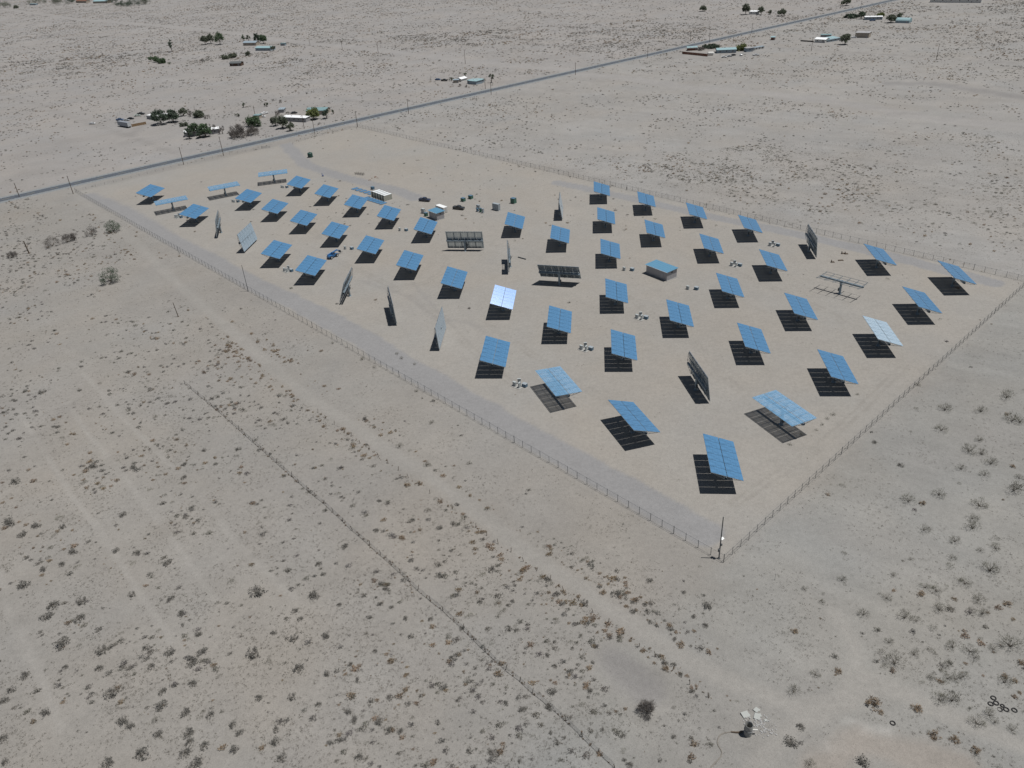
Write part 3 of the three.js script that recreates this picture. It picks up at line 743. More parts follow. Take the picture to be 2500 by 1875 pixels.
// ------------------------------------------------------------------ sun trackers
const lensTex = (paint) => dataTex(192, 128, (i, j) => {
  const cx = i / 192 * 6, cy = j / 128 * 4, fx = Math.abs(cx - Math.round(cx)), fy = Math.abs(cy - Math.round(cy)), line = Math.min(fx * 32, fy * 32);
  const k = 1 + (hash(Math.floor(cx) + 3, Math.floor(cy)) - 0.5) * 0.1 + (hash(i, j) - 0.5) * 0.04; return paint(line < 1.1, k);
});
const cl = v => clamp(Math.round(v), 0, 255);
const LENS = {
  blue: new THREE.MeshPhysicalMaterial({ color: C(1, 1, 1), map: lensTex((l, k) => l ? [cl(86 * k), cl(126 * k), cl(160 * k)] : [cl(75 * k), cl(117 * k), cl(154 * k)]), roughness: 0.18, metalness: 0 }),  // sky reflected in the lenses is put into this base blue
  pale: new THREE.MeshPhysicalMaterial({ color: C(1, 1, 1), map: lensTex((l, k) => l ? [cl(196 * k), cl(206 * k), cl(212 * k)] : [cl(140 * k), cl(162 * k), cl(180 * k)]), roughness: 0.22 }),  // lighter copy of the blue lens, grazing light and partial glint painted in
  clear: new THREE.MeshPhysicalMaterial({ color: C(1, 1, 1), map: lensTex((l, k) => l ? [cl(148 * k), cl(184 * k), cl(210 * k)] : [cl(112 * k), cl(160 * k), cl(198 * k)]), roughness: 0.18, transparent: true, opacity: 0.46 }),
  glint: new THREE.MeshPhysicalMaterial({ color: C(1, 1, 1), map: lensTex((l, k) => l ? [cl(84 * k), cl(120 * k), cl(190 * k)] : [cl(96 * k), cl(150 * k), cl(214 * k)]), roughness: 0.21, ior: 1.5, specularIntensity: 0.75,  // bluer base colour stands in for the tint of the glint
    normalMap: dataTex(8, 8, () => [cl(127.5 + 127.5 * 0.02), cl(127.5 - 127.5 * 0.475), cl(127.5 + 127.5 * 0.88)], false) }),      // prism relief given to one tracker alone, aiming the sun at the camera, leaning 29 degrees
};
const PAN = { solid: mat(0.5, 0.56, 0.6, 0.25, 0.85), clear: mat(0.25, 0.28, 0.3, 0.35, 0.3, { transparent: true, opacity: 0.12 }) };
const GEO = (() => {
  const o = {};
  o.pan = new THREE.BoxGeometry(3.72, 0.09, 2.425); o.plate = new THREE.BoxGeometry(3.7, 0.022, 2.405);
  const sq = new THREE.Shape(); const s = 0.29; sq.moveTo(-s, -s); sq.lineTo(s, -s); sq.lineTo(s, s); sq.lineTo(-s, s); sq.closePath(); const ho = new THREE.Path(), t = 0.26; ho.moveTo(-t, -t); ho.lineTo(-t, t); ho.lineTo(t, t); ho.lineTo(t, -t); ho.closePath(); sq.holes.push(ho);
  o.tube = new THREE.ExtrudeGeometry(sq, { depth: 14.7, bevelEnabled: false }); o.tube.translate(0, 0, -7.35);
  const arm = []; const top = 0.5, ext = 3.55, y = x => -0.32 + (top - 0.1 + 0.32) * Math.pow(Math.abs(x) / ext, 1.15);
  for (const sgn of [-1, 1]) {
    arm.push(bar(V(0, top, 0), V(sgn * ext, top, 0), 0.08)); let px = 0.3, up = false;
    for (let x = 0.3; x < ext - 0.1; x += 0.46) { const nx = Math.min(ext, x + 0.46); arm.push(bar(V(sgn * x, y(x), 0), V(sgn * nx, y(nx), 0), 0.07)); arm.push(up ? bar(V(sgn * x, top, 0), V(sgn * nx, y(nx), 0), 0.05) : bar(V(sgn * x, y(x), 0), V(sgn * nx, top, 0), 0.05)); up = !up; }
  }
  o.arm = join(arm); o.purlin = box(0.07, 0.09, 14.6);
  o.post = join([new THREE.LatheGeometry([V(0.001, 0, 0), V(0.62, 0, 0), V(0.62, 0.1, 0), V(0.4, 0.14, 0), V(0.36, 3.5, 0), V(0.44, 3.55, 0), V(0.44, 3.72, 0), V(0.001, 3.72, 0)].map(p => new THREE.Vector2(p.x, p.y)), 14)]);
  o.head = join([box(0.74, 0.5, 0.9, 0, 3.95, 0), box(0.16, 0.9, 0.5, 0.42, 4.2, 0), box(0.16, 0.9, 0.5, -0.42, 4.2, 0)]);
  o.drive = join([cyl(0.09, 0.09, 1.5, 8, 0.62, 3.6, 0, 0, 0, -0.5), cyl(0.13, 0.13, 0.5, 8, 0.36, 3.1, 0, 0, 0, -0.5)]);
  o.cabinet = join([box(0.5, 0.9, 0.35, 0, 1.3, 0.55), box(0.1, 0.3, 0.1, 0, 1.9, 0.5)]);
  return o;
})();
const H0 = 4.28;
const look = [(t) => Math.abs(t) > 60 ? 'solar tracker standing on edge' : 'tilted blue solar tracker', () => 'solar tracker glinting white in the sun', t => Math.abs(t) > 60 ? 'upright pale grid solar tracker' : 'pale partly glinting solar tracker', () => 'flat blue solar tracker', () => 'solar tracker missing two modules', () => 'bare solar tracker frame'];
TRACKERS.forEach(([x, z, azd, td, kind, row, col]) => {
  const az = azd * rad, t = td * rad;
  let what = look[kind](td); if (kind === 0 && Math.abs(td) > 50 && Math.abs(azd) > 60) what = td > 70 ? 'upright solar tracker, back showing' : 'solar tracker leaning away';
  const where = row === 1 ? `${ORD[col]} from the road beside the left fence` : `${ORD[col]} from road, ${ORD[row]} row from left fence`;
  const g = thing('solar_tracker', `${what}, ${where}`, 'solar tracker', x, 0, z, -az, 'solar trackers in the fenced field');
  part('post', GEO.post, M.tube, g); part('slew_head', GEO.head, M.tube, g); part('tilt_drive', GEO.drive, M.darkSteel, g); part('control_box', GEO.cabinet, M.galv, g);
  const ct = Math.cos(t), st = Math.sin(t), fix = (m, a, n, zz) => { m.position.set(a * ct + n * st, H0 - a * st + n * ct, zz); m.rotation.z = -t; return m; };
  fix(part('torque_tube', GEO.tube, M.tube, g), 0, 0, 0);
  for (let i = 0; i < 6; i++) fix(part('truss_arm', GEO.arm, M.steel, g), 0, 0, (i - 2.5) * 2.8);
  for (const a of [-3.3, -1.2, 1.2, 3.3]) fix(part('purlin', GEO.purlin, M.steel, g), a, 0.585, 0);
  if (kind === 5) return;
  const lens = kind === 1 ? LENS.glint : kind === 2 ? LENS.pale : kind === 3 ? LENS.clear : LENS.blue, pan = kind === 3 ? PAN.clear : PAN.solid;
  for (const s of [-1, 1]) for (let i = 0; i < 6; i++) {
    if (kind === 4 && s === 1 && (i === 2 || i === 3)) continue;
    const m = fix(part('lens_module', GEO.pan, pan, g), s * 1.925, 0.676, (i - 2.5) * 2.487);
    part('lens_plate', GEO.plate, lens, m).position.y = 0.058;
  }
});
console.log('trackers done');

// ------------------------------------------------------------------ buildings and equipment in the field
const shade = (w, h, f) => dataTex(w, h, f);
const ribs = dataTex(64, 8, i => { const v = 238 + (i % 8 < 2 ? -26 : 0) + (hash(i, 3) - 0.5) * 8; return [v, v, v]; });
function ribbed(m, rep) { const t = ribs.clone(); t.repeat.set(rep, 1); t.needsUpdate = true; m.map = t; return m; }
function equipmentShed(label, cx, cz, w, d, h, turn, doorX) {
  const g = thing('equipment_shed', label, 'shed', cx, 0, cz, turn);
  part('plinth', box(w + 0.5, 0.12, d + 0.5, 0, 0.06, 0), M.concrete, g);
  const wallM = ribbed(mat(0.4, 0.4, 0.42, 0.6, 0.1), 6);
  part('wall', box(w, h, d, 0, 0.12 + h / 2, 0), wallM, g);
  const rf = part('roof', join([box(w + 0.7, 0.14, d + 0.8, 0, h + 0.3, 0, 0, 0.03, 0)]), mat(0.12, 0.28, 0.42, 0.35, 0.15), g);
  for (let i = 0; i < 9; i++) part('roof_seam', box(0.05, 0.05, d + 0.76, (i - 4) * (w + 0.4) / 9, h + 0.395, 0, 0, 0.03, 0), mat(0.12, 0.28, 0.42, 0.4, 0.15), rf);
  const door = part('door', box(1.15, 2.1, 0.06, doorX, 1.17, d / 2 + 0.03), mat(0.34, 0.35, 0.37, 0.5), g); part('handle', box(0.06, 0.14, 0.06, doorX + 0.42, 1.1, d / 2 + 0.09), M.darkSteel, door);
  part('gutter', box(w + 0.7, 0.1, 0.1, 0, h + 0.2, d / 2 + 0.42), M.white, g);
  part('vent', box(0.06, 0.5, 0.7, w / 2 + 0.03, h - 0.5, 0), M.darkSteel, g);
}
equipmentShed('grey metal shed with blue roof in the middle of the field', 55.8, -256.8, 10.0, 5.0, 3.15, -0.96, 2.6);
equipmentShed('small grey shed with blue roof beside the white container', -28.4, -335.6, 6.2, 3.9, 3.1, -0.92, 1.2);
{ // white container behind the small shed
  const g = thing('storage_container', 'white storage container behind the small blue roofed shed', 'container', -26.6, 0, -344.2, -0.9);
  const m = ribbed(mat(0.62, 0.62, 0.6, 0.55), 6); part('body', box(6.1, 2.4, 2.3, 0, 1.3, 0), m, g); part('roof', box(6.14, 0.08, 2.34, 0, 2.55, 0), M.white, g);
  for (const s of [-1, 1]) { const d = part('door', box(0.05, 2.2, 1.08, 3.08, 1.3, s * 0.56), mat(0.58, 0.58, 0.56, 0.5), g); part('lock_bar', box(0.04, 2.1, 0.05, 3.12, 1.3, s * 0.3), M.galv, d); }
  for (const [a, b] of [[-2.9, 1], [2.9, 1], [-2.9, -1], [2.9, -1]]) part('corner_casting', box(0.3, 0.14, 0.2, a, 0.06, b), M.darkSteel, g);
  part('air_conditioner', box(0.5, 0.9, 1, -3.3, 1.7, 0.3), M.white, g);
}
const cont0 = (() => {
  const g = thing('steel_container', 'leftmost of five pale steel containers standing in a row by the gravel drive', 'container', 0, 0, 0, -0.886, 'row of five steel containers');
  const m = ribbed(mat(0.42, 0.43, 0.38, 0.6, 0.1), 5);
  part('side_wall', box(0.08, 2.4, 4.2, -0.78, 1.3, 0), m, g); part('side_wall', box(0.08, 2.4, 4.2, 0.78, 1.3, 0), m, g); part('end_wall', box(1.48, 2.4, 0.08, 0, 1.3, -2.06), m, g);
  part('floor', box(1.64, 0.1, 4.2, 0, 0.05, 0), M.darkSteel, g); part('roof', box(1.68, 0.09, 4.24, 0, 2.55, 0), mat(0.66, 0.7, 0.72, 0.5), g);
  for (const s of [-1, 1]) { const d = part('door', box(0.05, 2.3, 0.76, s * 0.95, 1.25, 2.4, s * 0.25), m, g); part('lock_bar', box(0.04, 2.1, 0.04, s * 0.99, 1.25, 2.5), M.galv, d); }
  part('stacked_crates', join([box(1.2, 0.9, 1.4, 0, 0.56, 0.8), box(0.9, 0.6, 1.1, 0.1, 1.32, 0.7)]), mat(0.16, 0.1, 0.06, 0.9), g);
  return g;
})();
for (let i = 0; i < 5; i++) {
  const g = i ? cont0.clone() : cont0; if (i) { g.name = numbered('steel_container'); scene.add(g); }
  g.position.set(-59.4 + i * 1.46, 0, -374.2 + i * 1.78); g.userData = { ...cont0.userData, label: i === 0 ? cont0.userData.label : `${ORD[i + 1]} from left of five pale steel containers by the gravel drive` };
}
for (let i = 0; i < 11; i++) { // loose lens modules laid on the sand
  const a = i < 5, k = a ? i : i - 5, x = a ? -72.2 + k * 2.35 : -64.6 + k * 1.85, z = a ? -388.6 + k * 2.55 : -371.6 + k * 2.0;
  const g = thing('loose_module', `${ORD[k + 1]} blue module from the left in the ${a ? 'upper' : 'lower'} row laid on sand by containers`, 'solar module', x, 0, z, -0.86 + rr(-0.04, 0.04), 'modules laid out on the sand');
  part('pan', box(2.35, 0.12, 3.6, 0, 0.16, 0), PAN.solid, g); part('lens_face', box(2.3, 0.03, 3.55, 0, 0.235, 0), LENS.blue, g); part('batten', join([box(2.3, 0.1, 0.12, 0, 0.05, -1.4), box(2.3, 0.1, 0.12, 0, 0.05, 1.4)]), M.wood, g);
}
// vehicles
const PAINT = { white: [0.72, 0.73, 0.74], silver: [0.42, 0.44, 0.46], dark: [0.025, 0.027, 0.03], navy: [0.018, 0.028, 0.06], blue: [0.06, 0.12, 0.24], pale: [0.5, 0.56, 0.52], red: [0.3, 0.05, 0.04] };
const paintM = {}; const paint = k => (paintM[k] ||= new THREE.MeshPhysicalMaterial({ color: C(...PAINT[k]), roughness: 0.4, clearcoat: 0.7, clearcoatRoughness: 0.1 }));
function profile(pts, w, r = 0.06) { const s = new THREE.Shape(pts.map(p => new THREE.Vector2(...p))); const g = new THREE.ExtrudeGeometry(s, { depth: w - 2 * r, bevelEnabled: true, bevelSize: r, bevelThickness: r, bevelSegments: 2 }); g.translate(0, 0, -w / 2 + r); return g; }
function vehicle(kind, colour, label, x, z, turn, group) {
  const g = thing(kind === 'pickup' ? 'pickup_truck' : 'parked_car', label, kind === 'pickup' ? 'pickup' : 'car', x, lift(x, z), z, turn, group), p = paint(colour);
  if (kind === 'pickup') {
    part('body', profile([[-2.7, 0.45], [2.65, 0.45], [2.75, 0.8], [2.65, 1.08], [1.2, 1.14], [-2.7, 1.08]], 1.9), p, g);
    part('cab', profile([[1.25, 1.1], [0.55, 1.72], [-0.75, 1.74], [-1.0, 1.1]], 1.66), p, g);
    part('windscreen', box(0.85, 0.04, 1.4, 0.94, 1.46, 0, 0, 0, -0.73), M.glass, g);
    for (const s of [-1, 1]) { part('side_window', box(1.25, 0.4, 0.03, -0.1, 1.44, s * 0.84), M.glass, g); part('bed_rail', box(1.6, 0.22, 0.08, -1.85, 1.18, s * 0.86), p, g); part('headlight', box(0.05, 0.16, 0.3, 2.74, 0.92, s * 0.68), M.white, g); }
    part('bed_floor', box(1.55, 0.03, 1.6, -1.85, 1.13, 0), M.darkSteel, g); part('tailgate', box(0.08, 0.45, 1.7, -2.72, 1.05, 0), p, g);
  } else {
    part('body', profile([[-2.2, 0.35], [2.2, 0.35], [2.25, 0.7], [1.2, 0.9], [-2.2, 0.92]], 1.76), p, g);
    part('cabin', profile([[1.1, 0.88], [0.4, 1.38], [-1.2, 1.4], [-1.9, 0.9]], 1.5), p, g);
    part('windscreen', box(0.75, 0.04, 1.3, 0.8, 1.18, 0, 0, 0, -0.62), M.glass, g);
    for (const s of [-1, 1]) part('side_window', box(1.6, 0.32, 0.03, -0.4, 1.16, s * 0.76), M.glass, g);
  }
  const L = kind === 'pickup' ? 1.75 : 1.35, W = kind === 'pickup' ? 0.86 : 0.8;
  for (const a of [-1, 1]) for (const b of [-1, 1]) { const w = part('wheel', cyl(0.36, 0.36, 0.24, 12, 0, 0, 0, 0, Math.PI / 2, 0), M.rubber, g); w.position.set(a * L, 0.36, b * W); part('rim', cyl(0.2, 0.2, 0.26, 8, 0, 0, 0, 0, Math.PI / 2, 0), M.galv, w); }
  return g;
}
vehicle('pickup', 'navy', 'dark navy pickup parked at the end of the gravel drive', -35.4, -361, -0.42);
vehicle('pickup', 'dark', 'black pickup parked beside the white container', -18.9, -345.6, -0.5);
CARS.forEach(([x, z, c, a], i) => vehicle(i % 3 === 1 ? 'pickup' : 'car', c, [
  'white car parked alone on the sand left of the trailer', 'blue pickup behind the long grey trailer', 'silver car beside the grey trailer', 'pale car near the white roofed house', 'dark pickup beside the pale car near white roofed house', 'dark car between trailer and white roofed house',
  'white car parked behind the green bush by the mobile home', 'small white pickup behind the mobile home', 'dark car in front of the teal roofed house', 'blue car left of the white shelter across the road', 'dark pickup left of the turquoise roofed house', 'white car in front of the walled homestead',
  'silver car second from left before the walled homestead', 'white pickup right of the walled homestead', 'dark car near the white tank of the walled homestead', 'white car beside the long tan storage box', 'blue pickup in front of the far white mobile home', 'silver car among junk at walled homestead'][i], x, z, a - 0.4));
{ // blue telehandler
  const g = thing('telehandler', 'blue telehandler with raised boom among the trackers', 'telehandler', -68.2, 0, -295.6, 0.95), b = new THREE.MeshPhysicalMaterial({ color: C(0.03, 0.14, 0.34), roughness: 0.4, clearcoat: 0.6 });
  part('chassis', profile([[-2.3, 0.6], [2.2, 0.6], [2.3, 1.0], [1.2, 1.25], [-2.4, 1.4]], 1.5), b, g);
  part('cab', profile([[-0.4, 1.3], [0.9, 1.3], [0.6, 2.35], [-0.4, 2.4]], 0.8), b, g).position.z = 0.42; part('cab_glass', box(0.9, 0.7, 0.86, 0.15, 1.95, 0.42), M.glass, g);
  part('boom', join([bar(V(-2.2, 1.7, -0.35), V(3.2, 2.1, -0.35), 0.42), bar(V(2.6, 2.05, -0.35), V(4.3, 1.5, -0.35), 0.32)]), b, g); part('engine_cover', bevel(1.5, 0.5, 0.6, 0.06).translate(-1.2, 1.25, -0.75 + 0.1), M.white, g);
  part('fork_carriage', join([box(0.15, 1.0, 1.3, 4.4, 1.1, -0.35), box(1.2, 0.06, 0.14, 5.0, 0.62, -0.75), box(1.2, 0.06, 0.14, 5.0, 0.62, 0.05)]), M.darkSteel, g);
  for (const s of [-1, 1]) for (const q of [-1, 1]) { const w = part('wheel', cyl(0.62, 0.62, 0.45, 16, 0, 0, 0, 0, Math.PI / 2, 0), M.rubber, g); w.position.set(s * 1.55, 0.62, q * 0.95); part('hub', cyl(0.28, 0.28, 0.47, 10, 0, 0, 0, 0, Math.PI / 2, 0), M.white, w); }
}
// inverter stations beside the trackers: cabinets on a slab
const CLUSTERS = [[-84.1, -284.2, 0], [-152.3, -360.9, 0], [-63.5, -304, 1], [-42.7, -321.9, 1], [-130.5, -379.9, 2], [-110.5, -399.2, 2], [22.5, -205.6, 3], [42.4, -223.8, 3], [1.7, -186.9, 3], [44.5, -263.2, 1], [63.2, -243.3, 1], [102.3, -277.4, 3], [83.1, -260.8, 3]];
const cabM = { white: mat(0.36, 0.39, 0.4, 0.5), blue: mat(0.08, 0.15, 0.22, 0.5), green: mat(0.05, 0.13, 0.1, 0.6), grey: mat(0.3, 0.34, 0.37, 0.5, 0.1) };
const spot = ['by the left fence, near side', 'by the left fence, near the road end', 'below the blue telehandler row', 'in the middle of the left half', 'near the flat trackers', 'nearest the entrance road', 'in the near right part, centre', 'in the third row, right half', 'nearest the near left fence', 'left of the blue roofed shed', 'right of the blue roofed shed', 'near the far fence', 'between shed and far fence'];
CLUSTERS.forEach(([x, z, k], c) => {
  const list = [['white', -0.75, 0.65, 1.0, 0.5, 1.25, 0], ['blue', 1.7, -0.9, 1.3, 1.0, 1.0, 0.1]]; if (k === 0 || k === 3) list.push(['white', -0.6, -1.1, 0.9, 0.35, 1.5, 0.8], ['white', 0.95, 0.4, 0.35, 1.0, 1.5, 0.2]); if (k === 2) list.push(['grey', 0.5, 0.5, 0.6, 0.4, 1.1, 0.3]);
  if (k === 3 || k === 0) { const s = thing('concrete_pad', `thin concrete pad under inverter cabinets ${spot[c]}`, 'concrete pad', x, 0, z, -0.8); part('slab', bevel(3.4, 0.1, 2.9, 0.02), M.concrete, s); }
  list.forEach(([m, dx, dz, w, d, h, ry], i) => {
    const a = -0.8, px = x + dx * Math.cos(a) + dz * Math.sin(a), pz = z - dx * Math.sin(a) + dz * Math.cos(a), y = k === 3 || k === 0 ? 0.1 : 0;
    const inPad = Math.abs(dx) < 1.7 && Math.abs(dz) < 1.45;
    const g = thing(m === 'blue' ? 'transformer_box' : 'inverter_cabinet', `${['near white cabinet', 'low blue transformer box', 'rear white cabinet', 'right hand white cabinet'][i] || 'grey cabinet'} of the inverter group ${spot[c]}`, m === 'blue' ? 'transformer' : 'cabinet', px, inPad ? y : 0, pz, a + ry, 'inverter cabinets between the trackers');
    part('body', bevel(w, h, d, 0.03), cabM[m], g); part('door', box(w * 0.9, h * 0.86, 0.03, 0, h * 0.5, d / 2 + 0.012), cabM[m === 'blue' ? 'blue' : 'white'], g); part('lid', box(w + 0.1, 0.05, d + 0.1, 0, h + 0.025, 0), cabM[m === 'blue' ? 'grey' : 'white'], g);
  });
});
for (const [x, z, w, h, d, m, l] of [[-17.1, -356.9, 1.9, 1.5, 1.5, 'green', 'dark green transformer box left of its twin near the pickup'], [-13.6, -360, 1.9, 1.5, 1.5, 'green', 'dark green transformer box right of its twin near the pickup'], [6.2, -349.2, 2.2, 2.3, 1.8, 'green', 'tall dark transformer box standing alone beyond the cabinets'],
  [-10, -345.4, 1.7, 1.4, 0.8, 'grey', 'grey cabinet at the back of the small cabinet group'], [-10.3, -340.7, 0.9, 1.4, 0.8, 'blue', 'blue grey cabinet at the left of the small group'], [-8.9, -339.6, 0.9, 1.7, 0.8, 'green', 'green cabinet in the middle of the small group'], [-7.9, -338.2, 0.8, 1.9, 0.8, 'grey', 'narrow grey cabinet at the right of the small group'],
  [-1.8, -341, 3.6, 2.9, 1.4, 'grey', 'large grey switchgear cabinet on the open sand'], [-34.9, -343.4, 1.8, 2, 1, 'white', 'white air handling unit left of the small shed'], [-33.4, -339, 1.4, 1.5, 1.2, 'green', 'dark generator box left of the small shed'], [-63, -385.7, 1.7, 1.2, 1.2, 'blue', 'small blue box beside the laid out modules']]) {
  const g = thing('equipment_cabinet', l, 'cabinet', x, 0, z, -0.75); part('plinth', box(w + 0.4, 0.1, d + 0.4, 0, 0.05, 0), M.concrete, g); part('body', bevel(w, h, d, 0.04).translate(0, 0.1, 0), cabM[m], g);
  for (const s of [-1, 1]) part('door', box(w * 0.46, h * 0.85, 0.03, s * w * 0.24, 0.1 + h / 2, d / 2 + 0.012), cabM[m], g); part('lid', box(w + 0.1, 0.06, d + 0.1, 0, h + 0.13, 0), cabM[m === 'green' ? 'blue' : m], g);
}
{ const g = thing('water_tank', 'dark green water tank beside the entrance drive', 'tank', -107.8, 0, -458, 0); part('shell', new THREE.LatheGeometry([[0.001, 0], [1.4, 0], [1.45, 0.2], [1.45, 2.2], [1.3, 2.5], [0.4, 2.75], [0.001, 2.78]].map(p => new THREE.Vector2(...p)), 24), mat(0.02, 0.06, 0.05, 0.5), g); part('hatch', cyl(0.35, 0.35, 0.2, 12, 0, 2.82, 0), M.darkSteel, g); part('outlet_pipe', cyl(0.06, 0.06, 0.8, 8, 1.7, 0.35, 0, 0, 0, Math.PI / 2), M.galv, g); }
{ const g = thing('pipe_rack', 'dark steel pipe rack left over beside the drive', 'rack', -73.2, 0, -413.6, -0.5); for (let i = 0; i < 5; i++) part('upright', join([bar(V(i * 1.1 - 2.2, 0, -0.6), V(i * 1.1 - 2.2, 1.5, -0.6), 0.1), bar(V(i * 1.1 - 2.2, 0, 0.6), V(i * 1.1 - 2.2, 1.2, 0.6), 0.1), bar(V(i * 1.1 - 2.2, 0.5, -0.6), V(i * 1.1 - 2.2, 0.5, 0.6), 0.1)]), M.darkSteel, g); for (const y of [0.55, 1.0]) part('pipe', bar(V(-3.4, y, 0), V(3.2, y, 0), 0.12), M.wood, g); }
for (let i = 0; i < 7; i++) { const g = solo('timber_offcut', join([box(rr(0.8, 1.6), 0.12, 0.14, 0, 0.06, 0), box(0.14, 0.1, rr(0.4, 0.9), 0.2, 0.17, 0.1)]), mat(0.2, 0.09, 0.05, 0.9), `reddish timber offcut, ${ORD[i + 1]} in the scatter beside the gravel drive`, 'timber', 'timber offcuts by the drive'); g.position.set(-64.7 + rr(-2.5, 3), 0, -405.2 + rr(-3, 3)); g.rotation.y = rr(0, 3); }
{ const g = thing('blue_hand_pump', 'small blue machine standing left of the gravel drive', 'machine', -93.2, 0, -415.4, 0.4); part('base', box(0.9, 0.15, 0.5, 0, 0.08, 0), M.darkSteel, g); part('column', cyl(0.14, 0.18, 1.7, 10, -0.2, 0.95, 0), mat(0.05, 0.1, 0.28, 0.5), g); part('motor', cyl(0.22, 0.22, 0.6, 10, 0.3, 0.6, 0, 0, 0, Math.PI / 2), mat(0.05, 0.1, 0.28, 0.5), g); }
{ const g = thing('steel_beam', 'grey steel beam lying on the sand in the field', 'beam', 7, 0, -281.2, -0.75); part('flange', box(4, 0.05, 0.32, 0, 0.36, 0), M.galv, g); part('flange', box(4, 0.05, 0.32, 0, 0.03, 0), M.galv, g); part('web', box(4, 0.28, 0.06, 0, 0.195, 0), M.galv, g); }
[[124.4, -265.4, 'left of the pair of pallets near the far fence'], [125.4, -264.9, 'right of the pair of pallets near the far fence'], [117.8, -258.2, 'lone pallet left of the long pallet'], [121.1, -259.3, 'long low pallet above the bare tracker frame']].forEach(([x, z, l], i) => {
  const g = thing('wooden_pallet', `dark wooden ${l}`, 'pallet', x, 0, z, -0.05); const w = i === 3 ? 1.8 : 1.1;
  for (let k = 0; k < 5; k++) part('board', box(w, 0.03, 0.13, 0, 0.16, (k - 2) * 0.19), M.wood, g); for (const k of [-1, 0, 1]) part('bearer', box(0.1, 0.14, 0.95, k * w * 0.44, 0.075, 0), M.wood, g); if (i !== 3) part('leaning_board', box(0.1, 0.8, 0.6, -w * 0.45, 0.5, 0), M.wood, g);
});
// ------------------------------------------------------------------ person walking by the far fence
{
  const N = 60, mc = new MarchingCubes(N, M.rubber, false, false, 60000); mc.isolation = 0;
  const bones = [[0, 0.98, 0, 0.145, 0, 1.4, 0.02, 0.17], [0, 1.4, 0.02, 0.1, 0, 1.54, 0.03, 0.06], [0, 1.6, 0.05, 0.1, 0, 1.68, 0.05, 0.1], [-0.1, 0.95, 0, 0.1, -0.11, 0.5, 0.18, 0.07], [-0.11, 0.5, 0.18, 0.065, -0.11, 0.09, 0.1, 0.045], [0.1, 0.95, 0, 0.1, 0.11, 0.52, -0.06, 0.07], [0.11, 0.52, -0.06, 0.065, 0.11, 0.1, -0.32, 0.045], [-0.11, 0.06, 0.08, 0.045, -0.11, 0.04, 0.28, 0.035], [0.11, 0.07, -0.34, 0.045, 0.11, 0.04, -0.16, 0.035],
    [-0.2, 1.42, 0.01, 0.06, -0.25, 1.13, -0.1, 0.045], [-0.25, 1.13, -0.1, 0.042, -0.23, 0.88, 0.02, 0.032], [-0.23, 0.88, 0.02, 0.036, -0.22, 0.76, 0.06, 0.026], [0.2, 1.42, 0.01, 0.06, 0.25, 1.13, 0.08, 0.045], [0.25, 1.13, 0.08, 0.042, 0.23, 0.9, 0.24, 0.032], [0.23, 0.9, 0.24, 0.036, 0.22, 0.8, 0.3, 0.026]];
  const d = (x, y, z) => { let m = 1e9; for (const [ax, ay, az, ra, bx, by, bz, rb] of bones) { const ux = bx - ax, uy = by - ay, uz = bz - az, t = clamp(((x - ax) * ux + (y - ay) * uy + (z - az) * uz) / (ux * ux + uy * uy + uz * uz), 0, 1), k = Math.hypot(x - ax - ux * t, y - ay - uy * t, z - az - uz * t) - (ra + (rb - ra) * t), h = Math.max(0, 0.05 - Math.abs(m - k)) / 0.05; m = Math.min(m, k) - h * h * 0.0125; } return m; };
  for (let k = 0; k < N; k++) for (let j = 0; j < N; j++) for (let i = 0; i < N; i++) mc.field[i + j * N + k * N * N] = -d((i / N * 2 - 1) * 0.95, (j / N * 2 - 1) * 0.95 + 0.93, (k / N * 2 - 1) * 0.95);
  mc.update();
  const n = mc.count, p = new Float32Array(mc.positionArray.slice(0, n * 3)), nr = new Float32Array(mc.normalArray.slice(0, n * 3)), col = new Float32Array(n * 3);
  for (let i = 0; i < n; i++) { p[i * 3] *= 0.95; p[i * 3 + 1] = p[i * 3 + 1] * 0.95 + 0.93; p[i * 3 + 2] *= 0.95; const y = p[i * 3 + 1], ax = Math.abs(p[i * 3]), c = y > 1.53 || (ax > 0.19 && y < 0.92) ? [0.3, 0.19, 0.13] : y > 0.95 ? [0.03, 0.03, 0.035] : y > 0.08 ? [0.035, 0.04, 0.055] : [0.02, 0.02, 0.02]; col.set(c, i * 3); }
  const g = new THREE.BufferGeometry(); g.setAttribute('position', new THREE.BufferAttribute(p, 3)); g.setAttribute('normal', new THREE.BufferAttribute(nr, 3)); g.setAttribute('color', new THREE.BufferAttribute(col, 3));
  const o = thing('person', 'person in dark clothes walking along the far fence', 'person', 59.6, 0.01, -357.3, 2.2);
  part('body', g, new THREE.MeshStandardMaterial({ vertexColors: true, roughness: 0.9 }), o); part('hair', put(new THREE.SphereGeometry(0.115, 12, 8, 0, 6.3, 0, 1.7), 0, 1.68, 0.03, 0, -0.3, 0), mat(0.02, 0.015, 0.012, 0.9), o);
}
